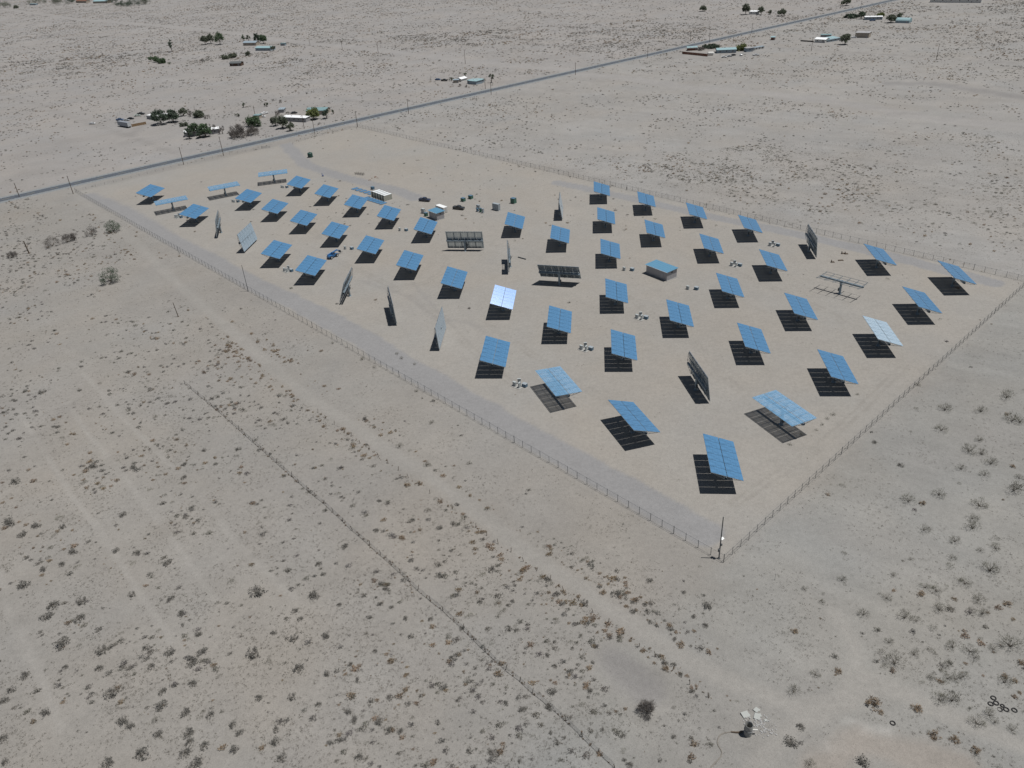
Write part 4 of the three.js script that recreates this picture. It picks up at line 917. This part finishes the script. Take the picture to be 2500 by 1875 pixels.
// ------------------------------------------------------------------ poles
const poleGeo = h => join([cyl(0.13, 0.19, h, 8, 0, h / 2 - 0.15, 0)]);
POLES.forEach(([x, z, h], i) => {
  const g = thing('utility_pole', i < 12 ? `wooden utility pole, ${['leftmost beside the paved road', 'left of the compound corner by the road', 'opposite the dirt road junction', 'in front of the left mobile home', 'in front of the long mobile home', 'left of the yellow green tree', 'at the far corner of the compound', 'beside the empty roadside right of the houses', 'in front of the tall tree across the road', 'short one beside the turquoise house', 'leftmost on the distant dirt road', 'second on the distant dirt road'][i]}` : `wooden utility pole, ${['third on the distant dirt road', 'last on the distant dirt road', 'beside the road at the dirt road mouth', 'beside the road midway to the walled homestead', 'on the far side of road behind walled homestead', 'left behind the road at the walled homestead', 'beside the road past the walled homestead', 'in front of the white angled house', 'alone on the right dirt road', 'farthest along the paved road', 'inside the walled homestead', 'behind the olive bushes at the mobile home', 'behind the green bush at the homestead'][i - 12]}`, 'utility pole', x, lift(x, z), z, Math.atan2(-ROAD[1][1], ROAD[1][0]) + Math.PI / 2, 'utility poles');
  part('shaft', poleGeo(h), M.wood, g); part('crossarm', box(2.2, 0.12, 0.1, 0, h - 0.6, 0.16), M.wood, g); for (const s of [-0.95, 0, 0.95]) part('insulator', cyl(0.05, 0.07, 0.18, 6, s, h - 0.45, 0.16), M.white, g);
});
const mast = (name, x, z, h, label, r = 0.09, m = M.darkSteel, lean = 0) => { const g = thing(name, label, 'pole', x, lift(x, z), z, 0.6); const s = part('shaft', cyl(r * 0.7, r, h, 8, 0, h / 2 - 0.05, 0), m, g); part('base_plate', cyl(r * 2.2, r * 2.4, 0.12, 8, 0, 0.05, 0), m, g); if (lean) s.rotation.z = lean; return g; };
{ const g = mast('camera_mast', 39.2, -114.8, 10.9, 'tall steel mast at the near corner of the fence', 0.13); part('solar_panel', box(0.7, 0.04, 0.5, 0.3, 5.2, 0.1, 0, 0.5, 0), M.white, g); part('control_box', box(0.4, 0.6, 0.3, -0.25, 2.4, 0), M.galv, g); part('junction_box', box(0.3, 0.4, 0.25, 0.2, 3.6, 0.1), M.darkSteel, g); }
mast('camera_mast', -94.8, -266.9, 10.4, 'tall steel mast by the left fence', 0.11);
mast('short_mast', -135, -311.2, 3.2, 'short post with bracket on the left fence', 0.06);
mast('leaning_post', -114.5, -248.6, 5.6, 'thick leaning wooden post left of the fence', 0.14, M.wood, 0.06);
mast('marker_stake', 48.3, -108.1, 1.75, 'thin marker stake on the sand right of the near corner', 0.03);
mast('dead_trunk', -204.3, -324.2, 5.6, 'bare dead tree trunk standing at the left edge', 0.28, M.wood, 0.05);
// ------------------------------------------------------------------ standpipe, slabs, tyres in the foreground
{
  const g = thing('concrete_standpipe', 'round concrete standpipe standing on sand in the foreground', 'standpipe', 33.6, lift(33.6, -76) - 0.05, -76, 0), ring = (r, h, y) => { const t = 0.12; return new THREE.LatheGeometry([[r - t, 0], [r, 0], [r, h], [r - t, h], [r - t, 0]].map(q => new THREE.Vector2(q[0], q[1] + y)), 28); };
  part('lower_ring', ring(0.62, 1.25, 0), M.concrete, g); part('upper_ring', ring(0.64, 1.15, 1.27), M.concrete, g); part('collar', ring(0.69, 0.14, 1.2), mat(0.2, 0.21, 0.22, 0.9), g); part('water', cyl(0.5, 0.5, 0.02, 20, 0, 0.5, 0), mat(0.02, 0.025, 0.03, 0.3), g);
  part('side_pipe', cyl(0.12, 0.12, 1.0, 10, 0.95, 1.2, 0.1, 0, 0, 1.4), mat(0.5, 0.5, 0.48, 0.8), g);
}
[[34.2, -79.4, 1.3, 0.3], [35.95, -78.9, 1.2, 1.1], [36.2, -80.1, 0.9, 0.7], [37.1, -78.1, 0.5, 0.2]].forEach(([x, z, w, a], i) => { const s = solo('broken_slab', join([bevel(w, 0.14, w * 0.8, 0.03), box(w * 0.5, 0.12, w * 0.4, w * 0.35, 0.04, w * 0.3, 0.5)]), mat(0.33, 0.345, 0.335, 0.9), `${['leftmost broken concrete slab', 'broken concrete slab second from left', 'farthest broken concrete slab', 'small broken concrete block'][i]} behind the standpipe`, 'concrete slab', 'broken slabs by the standpipe'); s.position.set(x, lift(x, z) + 0.02, z); s.rotation.set(0.12, a, -0.15); });
{ const l = []; for (let i = 0; i < 160; i++) { const x = 36 + (rnd() + rnd() - 1) * 2.6, z = -77.3 + (rnd() + rnd() - 1) * 2.2, s = rr(0.05, 0.17); l.push(put(new THREE.DodecahedronGeometry(s, 0), x, lift(x, z) + s * 0.3, z, rnd() * 6, rnd() * 6, 0)); } const o = solo('concrete_rubble', join(l), mat(0.36, 0.36, 0.36, 1), 'scatter of small grey concrete rubble right of the standpipe', 'rubble'); o.userData.kind = 'stuff'; }
{ const pts = [[32.6, -76.4], [31.1, -76.6], [29.3, -76.2], [28.5, -74.8], [28.7, -73], [26.3, -70.6], [24, -68]].map(([x, z]) => V(x, lift(x, z) + 0.05, z)); const g = thing('old_pipe', 'old broken pipe snaking away from the standpipe', 'pipe', 0, 0, 0); const c = new THREE.CatmullRomCurve3(pts); part('buried_run', new THREE.TubeGeometry(c, 60, 0.09, 6), mat(0.2, 0.185, 0.165, 1), g); part('open_end', new THREE.TubeGeometry(new THREE.CatmullRomCurve3([pts[0].clone().add(V(0.3, 0.2, 0)), pts[0].clone().add(V(-0.5, 0.12, 0)), pts[1].clone().add(V(0, 0.03, 0))]), 12, 0.11, 8), M.wood, g); }
[[74.5, -79.4], [73.5, -78.4], [74.4, -78.45], [75.1, -77.9], [75.3, -77.2], [76.5, -77], [74.35, -77.3], [56.7, -76.2]].forEach(([x, z], i) => {
  const t = solo('scrap_tyre', put(new THREE.TorusGeometry(i === 3 ? 0.26 : 0.36, 0.1, 8, 20), 0, 0.07, 0, 0, Math.PI / 2, 0), M.rubber, ['topmost tyre of the dumped cluster', 'leftmost tyre of the dumped cluster', 'second tyre from left in the dumped cluster', 'small tyre in the middle of dumped cluster', 'lower right tyre of the dumped cluster', 'rightmost tyre, apart from the dumped cluster', 'half buried tyre at bottom of the cluster', 'single tyre lying on the sandy track'][i], 'tyre', 'dumped tyres');  // the rings are discarded tyres
  t.position.set(x, lift(x, z) - (i === 6 ? 0.08 : 0), z); t.rotation.set(rr(-0.06, 0.06), rnd() * 6, i === 6 ? 0.25 : rr(-0.06, 0.06));
});
// ------------------------------------------------------------------ trees
const LEAF = { dark: [0.045, 0.075, 0.045], olive: [0.095, 0.115, 0.075], green: [0.065, 0.115, 0.05], yellow: [0.14, 0.17, 0.045], bare: [0.14, 0.125, 0.115], sage: [0.09, 0.125, 0.085] };
const leafMat = {}; for (const k in LEAF) leafMat[k] = new THREE.MeshPhysicalMaterial({ color: C(1, 1, 1), vertexColors: true, roughness: 1, side: THREE.DoubleSide, transmission: 0.4, thickness: 0 });
function leafCloud(n, rx, h, size, col, twiggy = false, y0 = 0, per = 45, fat = 0.18) {
  const p = new Float32Array(n * 9), c = new Float32Array(n * 9), clumps = []; const nc = Math.max(5, Math.round(n / per));
  for (let i = 0; i < nc; i++) { const a = rnd() * 6.283, r = Math.sqrt(rnd()) * rx * 0.78, y = y0 + (0.2 + 0.7 * rnd()) * h * Math.sqrt(Math.max(0.05, 1 - (r / rx) ** 2)); clumps.push([Math.cos(a) * r, y, Math.sin(a) * r, (fat + rnd() * 0.2) * Math.min(rx, h)]); }
  for (let i = 0; i < n; i++) {
    const k = clumps[Math.floor(rnd() * nc)], a = rnd() * 6.283, e = Math.acos(rr(-1, 1)), q = k[3] * Math.cbrt(rnd()), x = k[0] + q * Math.sin(e) * Math.cos(a), y = Math.max(0.02, k[1] + q * Math.cos(e) * 0.85), z = k[2] + q * Math.sin(e) * Math.sin(a), tone = rr(0.65, 1.35);
    let u, v;
    if (twiggy) { u = V(x, y + 0.3 * h, z).normalize().add(V(rr(-0.7, 0.7), rr(-0.5, 0.5), rr(-0.7, 0.7))).normalize().multiplyScalar(size * rr(1.5, 3)); v = V(rr(-1, 1), rr(-1, 1), rr(-1, 1)).normalize().multiplyScalar(size * 0.3); }
    else { u = V(rr(-1, 1), rr(-1, 1), rr(-1, 1)).normalize().multiplyScalar(size * rr(0.7, 1.4)); v = V(rr(-1, 1), rr(-1, 1), rr(-1, 1)).normalize().multiplyScalar(size * rr(0.7, 1.3)); }
    p.set([x, y, z, x + u.x, Math.max(0.01, y + u.y), z + u.z, x + v.x, Math.max(0.01, y + v.y), z + v.z], i * 9);
    for (let w = 0; w < 3; w++) c.set([col[0] * tone, col[1] * tone, col[2] * tone], i * 9 + w * 3);
  }
  const g = new THREE.BufferGeometry(); g.setAttribute('position', new THREE.BufferAttribute(p, 3)); g.setAttribute('color', new THREE.BufferAttribute(c, 3)); g.computeVertexNormals(); return g;
}
function stems(n, rx, h, t) { const l = []; for (let i = 0; i < n; i++) { const a = i / n * 6.283 + rr(-0.4, 0.4), r = rx * rr(0.3, 0.85), top = V(Math.cos(a) * r, h * rr(0.45, 0.85), Math.sin(a) * r), mid = V(top.x * 0.4, top.y * 0.55, top.z * 0.4); l.push(bar(V(0, -0.05, 0), mid, t), bar(mid, top, t * 0.6)); } return join(l); }
const MARKS = [[-250, -595, 'the white roofed house and trailer'], [-200, -540, 'the left mobile home'], [-160, -570, 'the long mobile home'], [-118, -582, 'the teal roofed house'], [-14, -660, 'the turquoise house across the road'], [205, -735, 'the walled homestead'], [310, -755, 'the white angled house'], [400, -860, 'the far mobile home and arched hut'], [-260, -960, 'the distant house on the left'], [-340, -1020, 'the empty lot on the far left'], [-900, -2000, 'the farthest houses at upper left'], [310, -985, 'the distant white house'], [-150, -300, 'the left edge outside the fence'], [20, -90, 'the sandy foreground']];
const words = { dark: 'dark green tree', olive: 'olive green tree', green: 'green bushy tree', yellow: 'yellow green tree', bare: 'leafless grey brown bush', sage: 'large sage green bush' };
const nth = {};
[...TREES].sort((a, b) => a[0] / -a[1] - b[0] / -b[1]).forEach(([x, z, r, h, k]) => {
  let m = MARKS[0], bd = 1e9; for (const q of MARKS) { const d = Math.hypot(q[0] - x, (q[1] - z) * 0.6); if (d < bd) { bd = d; m = q; } }
  const key = k + m[2], i = (nth[key] = (nth[key] || 0) + 1), same = TREES.filter(t => t[4] === k && (() => { let b = 1e9, mm; for (const q of MARKS) { const d = Math.hypot(q[0] - t[0], (q[1] - t[1]) * 0.6); if (d < b) { b = d; mm = q; } } return mm === m; })()).length;
  const g = thing(k === 'bare' ? 'leafless_bush' : k === 'sage' ? 'large_bush' : 'tree', same > 1 ? `${words[k]}, ${ORD[i]} from the left beside ${m[2]}` : `${words[k]} beside ${m[2]}`, k === 'bare' || k === 'sage' ? 'bush' : 'tree', x, lift(x, z), z, rnd() * 6, 'trees and bushes');
  h = Math.max(h, 1.2); const near = z > -430, n = near ? 1500 : clamp(Math.round(r * r * 75), 340, 1500), low = k === 'bare' || k === 'sage' || h < r * 1.3, y0 = low ? 0 : h * 0.22, s = near ? 0.3 : clamp(r * 0.2, 0.35, 0.95);
  part('crown', leafCloud(n, r, h - y0, k === 'bare' ? s * 0.8 : s, LEAF[k], k === 'bare', y0), leafMat[k], g);
  part('trunk', low ? stems(7, r, h * 0.8, 0.09) : join([cyl(0.1, 0.22, h * 0.6, 7, 0, h * 0.3 - 0.1, 0), stems(5, r * 0.8, h * 0.75, 0.12)]), M.wood, g);
});
console.log('trees done');
// ------------------------------------------------------------------ houses
const HM = { white: mat(0.6, 0.6, 0.58, 0.8), grey: mat(0.3, 0.3, 0.31, 0.8), tan: mat(0.34, 0.3, 0.25, 0.85), brown: mat(0.09, 0.055, 0.04, 0.9), teal: mat(0.17, 0.27, 0.29, 0.55), turq: mat(0.24, 0.36, 0.39, 0.6), roofWhite: mat(0.78, 0.8, 0.82, 0.5), darkRoof: mat(0.09, 0.1, 0.105, 0.85), bluegrey: mat(0.24, 0.3, 0.35, 0.6), wood: mat(0.22, 0.14, 0.07, 0.9), rust: mat(0.16, 0.07, 0.045, 0.9), dark: mat(0.03, 0.03, 0.035, 0.4) };
function house(name, label, cat, key, h, wall, roof, o = {}) {
  const [cx, cz, w, d, ry] = HOUSES[key], g = thing(name, label, cat, cx, lift(cx, cz) - 0.05, cz, ry);
  part('wall', box(w, h + 0.3, d, 0, h / 2 - 0.15, 0), wall, g);
  if (o.gable) { const s = new THREE.Shape(); s.moveTo(-d / 2 - 0.4, 0); s.lineTo(0, o.gable); s.lineTo(d / 2 + 0.4, 0); s.lineTo(d / 2 + 0.4, 0.15); s.lineTo(0, o.gable + 0.17); s.lineTo(-d / 2 - 0.4, 0.15); s.closePath(); const q = new THREE.ExtrudeGeometry(s, { depth: w + 0.8, bevelEnabled: false }); q.translate(0, 0, -w / 2 - 0.4); q.rotateY(Math.PI / 2); q.translate(0, h, 0); part('roof', q, roof, g); const gs = new THREE.Shape(); gs.moveTo(-d / 2, 0); gs.lineTo(0, o.gable * 0.97); gs.lineTo(d / 2, 0); gs.closePath(); for (const e of [-1, 1]) { const q2 = new THREE.ExtrudeGeometry(gs, { depth: 0.1, bevelEnabled: false }); q2.rotateY(Math.PI / 2); q2.translate(e * (w / 2 - 0.06) - 0.05, h, 0); part('gable', q2, wall, g); } }
  else if (o.arch) { const q = new THREE.CylinderGeometry(d / 2 + 0.05, d / 2 + 0.05, w + 0.2, 24, 1, false, 0, Math.PI); q.rotateZ(Math.PI / 2); q.scale(1, o.arch / (d / 2), 1); q.rotateX(0); q.translate(0, h * 0.5, 0); part('roof', q, roof, g); }
  else { const r = part('roof', box(w + 0.6, 0.16, d + 0.6, 0, h + 0.1, 0, 0, o.tilt || 0.02, 0), roof, g); for (let i = 0; i < (o.vents || 2); i++) part('vent', box(0.6, 0.35, 0.6, (i - 0.5) * w * 0.4, h + 0.33, -d * 0.1), roof === HM.roofWhite ? HM.grey : HM.white, r); }
  const nw = o.windows ?? Math.max(1, Math.floor(w / 4.5));
  for (let i = 0; i < nw; i++) { const x = (i + 0.5 - nw / 2) * w / nw, p = part('window', box(1.3, 1.0, 0.08, x, h * 0.58, d / 2 + 0.02), HM.white, g); part('pane', box(1.1, 0.8, 0.05, x, h * 0.58, d / 2 + 0.06), HM.dark, p); }
  if (o.door !== false) part('door', box(0.95, 2, 0.08, w * 0.31 + 0.2, 1, d / 2 + 0.03), HM.grey, g);
  if (o.side) part('window', box(0.08, 1, 1.3, w / 2 + 0.02, h * 0.58, 0), HM.dark, g);
  return g;
}
{ const [cx, cz, w, d, ry] = HOUSES.trailer, g = thing('box_trailer', 'long grey box trailer parked at the left homestead', 'trailer', cx, lift(cx, cz), cz, ry); part('body', box(w, 2.8, d, 0, 2.35, 0), ribbed(mat(0.34, 0.37, 0.42, 0.5, 0.2), 10), g); part('rear_door', box(0.06, 2.6, d * 0.92, w / 2 + 0.03, 2.35, 0), mat(0.5, 0.52, 0.54, 0.5), g); part('bumper', box(0.1, 0.2, d, w / 2, 0.7, 0), M.darkSteel, g); for (const x of [w / 2 - 1.5, w / 2 - 2.8]) for (const s of [-1, 1]) part('wheel', cyl(0.5, 0.5, 0.4, 12, x, 0.5, s * d * 0.4, 0, Math.PI / 2, 0), M.rubber, g); part('landing_leg', box(0.2, 1, 0.2, -w / 2 + 2, 0.5, 0.6), M.darkSteel, g); }
house('house', 'white roofed house beside two dark trees at the left homestead', 'house', 'whiteroof', 2.7, HM.grey, HM.roofWhite, { tilt: 0.05, windows: 2 });
house('mobile_home', 'grey mobile home with white roof half hidden by bushes', 'mobile home', 'mobile1', 3.0, HM.grey, HM.roofWhite, { tilt: 0.03 });
house('mobile_home', 'long grey mobile home with bright white roof along the road', 'mobile home', 'mobile2', 2.9, HM.grey, HM.roofWhite, { tilt: 0.05, windows: 5 });
house('house', 'teal roofed house behind the yellow green tree', 'house', 'teal', 2.7, HM.tan, HM.teal, { gable: 1.3 });
house('garden_shed', 'small pale shed standing behind the mobile home', 'shed', 'shed', 2.4, HM.grey, HM.bluegrey, { windows: 0, tilt: 0.1 });
house('garden_shed', 'green topped shed behind the green bush', 'shed', 'greenshed', 2.5, HM.tan, HM.teal, { windows: 0 });
house('house', 'front wing of the turquoise roofed house across the road', 'house', 'Lh1', 2.6, HM.bluegrey, HM.turq, { windows: 3 });
house('house_wing', 'right wing of the turquoise roofed house across the road', 'house', 'Lh2', 2.55, HM.bluegrey, HM.turq, { windows: 3 });
house('shelter', 'white arched shelter left of the turquoise house', 'shelter', 'wcont', 2.0, HM.white, HM.roofWhite, { gable: 1.0, windows: 0, door: false });
house('garden_shed', 'low grey shed left of the white arched shelter', 'shed', 'gbox', 2.2, HM.tan, HM.bluegrey, { windows: 0 });
house('house', 'pale roofed house inside the walled homestead', 'house', 'chouse', 2.7, HM.bluegrey, HM.turq, { gable: 1.0 });
house('garden_shed', 'long teal roofed lean-to at the left of walled homestead', 'shed', 'croof1', 2.3, HM.rust, HM.turq, { windows: 0, tilt: 0.12 });
house('box_truck', 'dark box truck parked at the right of walled homestead', 'truck', 'ctruck', 3.2, HM.bluegrey, HM.grey, { windows: 1, vents: 1 });
house('travel_trailer', 'pale travel trailer at the right end of walled homestead', 'trailer', 'ctrail', 2.2, HM.white, HM.bluegrey, { windows: 3 });
house('garden_shed', 'small red shed with pale roof beside the dirt road', 'shed', 'redshed', 2.4, HM.rust, HM.turq, { windows: 0, gable: 0.7 });
house('house', 'front part of the white angled house near the dirt road', 'house', 'dhouse', 2.7, HM.white, HM.roofWhite, { gable: 1.1 });
house('house_wing', 'long low wing of the white angled house', 'house', 'dhouse2', 2.3, HM.bluegrey, HM.turq, { tilt: 0.08 });
house('storage_building', 'long tan storage building right of the white angled house', 'storage building', 'dbox', 4.2, HM.tan, HM.grey, { windows: 0 });
house('garden_shed', 'flat teal roofed shed behind the white angled house', 'shed', 'dback', 2.3, HM.grey, HM.teal, { windows: 1 });
house('mobile_home', 'far mobile home with white roof at upper right', 'mobile home', 'dmob', 2.8, HM.bluegrey, HM.roofWhite, { windows: 5 });
house('arched_hut', 'pale arched metal hut at the upper right', 'hut', 'quonset', 2.2, HM.bluegrey, HM.turq, { arch: 3.4, windows: 0 });
house('cabin', 'lone dark brown cabin in the scrub at upper left', 'cabin', 'cabin', 2.6, HM.brown, HM.darkRoof, { gable: 1.5, windows: 2 });
house('house', 'distant teal roofed house among trees at upper left', 'house', 'ehouse', 2.8, HM.bluegrey, HM.turq, { gable: 1.4 });
house('house', 'distant grey roofed house behind the teal roofed one', 'house', 'ehouse2', 3.0, HM.tan, HM.bluegrey, { gable: 1.6 });
house('shed', 'tiny blue shed right of the distant teal roofed house', 'shed', 'ecar', 2.6, HM.bluegrey, HM.teal, { windows: 1 });
house('house', 'farthest pale roofed house at the top left edge', 'house', 'tophouse', 4, HM.tan, HM.turq, { gable: 2.5 });
house('house', 'farthest reddish roofed building at the top left edge', 'house', 'topred', 4, HM.tan, HM.rust, { gable: 2 });
house('shed', 'farthest small shed at the top left edge', 'shed', 'topshed', 3, HM.bluegrey, HM.turq, { windows: 1 });
house('house', 'distant white house between trees beyond the paved road', 'house', 'tr_house', 3, HM.white, HM.roofWhite, { windows: 2 });
house('storage_building', 'long pale building at the top right edge', 'storage building', 'tr_bld', 4, HM.white, HM.roofWhite, { windows: 6 });
for (const [k, label, h, m] of [['woodfence', 'brown plank fence right of the long grey trailer', 2.0, HM.wood], ['cfence', 'rusty brown fence around the walled homestead', 2.2, HM.rust], ['dwall', 'low dark wall left of the white angled house', 1.3, HM.dark]]) {
  const [cx, cz, w, d, ry] = HOUSES[k], g = thing('plank_fence', label, 'fence', cx, lift(cx, cz), cz, ry), n = Math.round(w / 0.6); const bg = [box(w / n - 0.06, h, 0.06, 0, h / 2 - 0.1, 0), box(w / n - 0.06, h * 0.95, 0.06, 0, h * 0.475 - 0.1, 0.02)];
  for (let i = 0; i < n; i++) part('plank', bg[i % 2], m, g).position.x = (i + 0.5 - n / 2) * w / n; part('rail', join([box(w, 0.1, 0.06, 0, h * 0.3, -0.08), box(w, 0.1, 0.06, 0, h * 0.75, -0.08)]), m, g);
}
{ const [cx, cz, w, d, ry] = HOUSES.ctank, g = thing('storage_tank', 'white cylindrical tank at the corner of walled homestead', 'tank', cx, lift(cx, cz), cz, ry); part('shell', new THREE.CapsuleGeometry(1.3, w - 2, 6, 16).rotateZ(Math.PI / 2).translate(0, 1.7, 0), HM.white, g); for (const s of [-1, 1]) part('saddle', box(0.4, 0.9, 2, s * w * 0.25, 0.4, 0), M.concrete, g); }

// ------------------------------------------------------------------ scrub
const SH = { g: [0.165, 0.158, 0.142], c: [0.125, 0.122, 0.088], b: [0.25, 0.185, 0.12] };
const shrubMat = leafMat.bare;
const protos = {}; for (const k in SH) protos[k] = [0, 1, 2].map(() => [leafCloud(k === 'c' ? 300 : 240, 1, k === 'c' ? 1.25 : 0.85, k === 'c' ? 0.13 : 0.17, SH[k], k === 'c', 0, 14, 0.26), stems(8, 0.9, k === 'c' ? 1.0 : 0.6, 0.035)]);
const stemM = mat(0.085, 0.07, 0.055, 1);
const zone = (x, z) => x > 42 && inside(x, z) < 0 ? (x > 62 && z < -82 ? 'open sand right of fence' : 'near tyres and track') : inside(x, z) >= 0 ? 'inside the fence' : z < -150 ? 'left of the fence' : x < -35 ? 'lower left scrub' : x < 5 ? 'by old wire fence' : 'beside sandy track';
const kindOf = { c: ['creosote_bush', 'olive open creosote bush'], b: ['tumbleweed', 'tan brown dry tumbleweed'], g: ['grey_shrub', 'low grey dry shrub'] };
const described = SHRUBS.map(([x, z, r, k]) => `${r > 1.2 ? 'large ' : r < 0.5 ? 'small ' : ''}${kindOf[k][1]}|${zone(x, z)}${inside(x, z) >= 0 || z < -150 ? '' : z > -88 ? ', bottom edge' : z > -110 ? ', middle band' : ', upper band'}`);
SHRUBS.forEach(([x, z, r, k], i) => {
  const me = described[i], [txt, zn] = me.split('|'), mine = x / Math.hypot(z, 60), before = SHRUBS.filter((s, j) => described[j] === me && s[0] / Math.hypot(s[1], 60) < mine).length, all = described.filter(d => d === me).length;
  const g = thing(kindOf[k][0], all > 1 ? `${txt}, ${ORD[Math.min(40, before + 1)]} from left, ${zn}` : `${txt} ${zn}`, 'shrub', x, lift(x, z) - 0.03, z, rnd() * 6.28, `${txt}s ${zn}`), q = protos[k][i % 3], s = r * 1.12;
  part('foliage', q[0], shrubMat, g); part('stem', q[1], stemM, g); g.scale.set(s * rr(0.9, 1.15), s * rr(0.8, 1.05), s * rr(0.9, 1.1));
});
{
  const cover = (x, z) => { let s = 0, w = 0; for (const [a, b, c] of COVER) { const dx = (x - a) / -b, dz = (z - b) / -b, k = 1 / (dx * dx + dz * dz + 2e-4) ** 2; s += k * c; w += k; } return s / w; };
  const onTrack = (x, z) => segs.some(s => trackDist(s, x, z) < s.w * (s.kind === 'gravel' || s.kind === 'sand' ? 0.75 : s.kind === 'pale' || s.kind === 'dark' ? 0.95 : 0.6));
  const built = Object.values(HOUSES);
  const free = (x, z) => Math.abs(roadDist(x, z)) > 7 && !(z < -500 && built.some(b => Math.abs(x - b[0]) < 5 + b[2] / 2 && Math.abs(z - b[1]) < 5 + b[2] / 2));
  const lists = { g: [], b: [], c: [] }, weeds = [];
  const sow = (x0, x1, z0, z1, per, tries) => {
    for (let i = 0; i < tries; i++) {
      const x = rr(x0, x1), z = rr(z0, z1); if (Math.abs(x) > 60 + -z * 0.86) continue;
      const inn = inside(x, z); if (rnd() > 9 * per) continue; let d = cover(x, z) / 9; const cl = fbm(x / 13, z / 13), row = fbm((x * 0.77 - z * 0.63) / 5, (x * 0.63 + z * 0.77) / 60);
      d *= clamp((cl - 0.3) * 4.2, 0.2, 1.9) * clamp((fbm(x / 70 + 31, z / 70) - 0.25) * 3.2, 0.25, 1.5) * clamp(0.6 + (row - 0.3) * 1.9, 0.45, 1.4); if (inn > 0) d *= inn > 4 ? 0.12 : 0.5; else if (inn > -26 && z > -420) d *= 0.2 + 0.6 * sstep(10, 26, -inn); if (x > 35 && z > -230) d *= 0.3; let verge = 0; if (z > -420 && inn < 0) { const q = trackDist(segs[0], x, z); if (q < 9) { verge = 1 - sstep(3.5, 9, q); d *= 1 + 2.2 * verge; } }
      if (rnd() > d) continue; if (onTrack(x, z) || !free(x, z)) continue;
      const warm = fbm(x / 30 + 60, z / 30 + 9), k = rnd(); const kind = k < 0.1 + 0.5 * sstep(0.55, 0.72, warm) + 0.5 * verge ? 'b' : x > 60 && z > -420 ? (k < 0.7 ? 'c' : 'g') : k > 0.86 ? 'c' : 'g';
      lists[kind].push([x, z]);
    }
  };
  const dn = 0.1 / 9;                                  // shrubs per square metre and cover step
  const A = (x0, x1, z0, z1, dens) => { const area = (x1 - x0) * (z1 - z0), most = dens * 9 * 3; sow(x0, x1, z0, z1, 1 / 27, Math.round(area * most)); };
  A(-260, 260, -420, -50, dn * 11); A(-900, 700, -1000, -420, dn * 3); A(-1900, 1300, -2500, -1000, dn * 0.95);
  const up = new THREE.Vector3(0, 1, 0);
  for (const k in lists) {
    const L = lists[k], geo = mergeGeometries([leafCloud(k === 'c' ? 110 : 96, 1, 0.9, k === 'c' ? 0.22 : 0.26, SH[k], k === 'c', 0, 4, 0.36)]);
    const im = new THREE.InstancedMesh(geo, shrubMat, L.length); im.name = { g: 'desert_scrub', b: 'dry_tumbleweeds', c: 'creosote_scrub' }[k]; im.castShadow = im.receiveShadow = true;
    tag(im, { g: 'grey desert scrub scattered over the whole plain', b: 'tan dry tumbleweeds scattered over the plain', c: 'olive creosote scrub scattered over the plain' }[k], 'scrub'); im.userData.kind = 'stuff';
    L.forEach(([x, z], i) => { const far = sstep(300, 1100, -z), s = (0.13 + 0.62 * Math.pow(rnd(), 2.6)) * (1 + far * 0.6), t = rr(0.75, 1.3), drawn = x < 20 && z > -160; Q.setFromAxisAngle(up, drawn ? 0.55 + rr(-0.5, 0.5) + (rnd() < 0.5 ? Math.PI : 0) : rnd() * 6.28); M4.compose(V(x, lift(x, z) - 0.02, z), Q, V(s * (drawn ? rr(1.0, 1.6) : rr(0.8, 1.5)), s * rr(0.6, 1), s * rr(0.8, 1.2))); im.setMatrixAt(i, M4); im.setColorAt(i, C(t, t * rr(0.95, 1.03), t * rr(0.92, 1.08))); });
    scene.add(im); console.log(im.name, L.length);
  }
  const W = []; for (let i = 0; i < 330000; i++) { const z = -50 - 370 * Math.pow(rnd(), 1.35), x = rr(-1, 1) * (60 - z * 0.8); const inn = inside(x, z); let d = (0.12 + cover(x, z) * 0.11) * clamp((fbm(x / 8 + 3, z / 8) - 0.34) * 4, 0.04, 1.3); if (inn > 0) d = 0.004 + 0.06 * sstep(0.62, 0.78, fbm(x / 11, z / 11)); if (rnd() < d && !onTrack(x, z) && free(x, z)) W.push([x, z]); }
  const wg = leafCloud(14, 1, 0.7, 0.42, [0.11, 0.095, 0.07], true), im = new THREE.InstancedMesh(wg, shrubMat, W.length); im.name = 'small_weeds'; im.castShadow = im.receiveShadow = true; tag(im, 'tiny dry weeds and twigs dotted over the sand', 'weeds'); im.userData.kind = 'stuff';
  W.forEach(([x, z], i) => { const s = rr(0.09, 0.3), t = rr(0.6, 1.4); Q.setFromAxisAngle(up, rnd() * 6.28); M4.compose(V(x, lift(x, z), z), Q, V(s, s * 0.8, s)); im.setMatrixAt(i, M4); im.setColorAt(i, C(t, t, t * rr(0.85, 1.1))); });
  scene.add(im); console.log('weeds', W.length);
}
renderer.render(scene, camera);
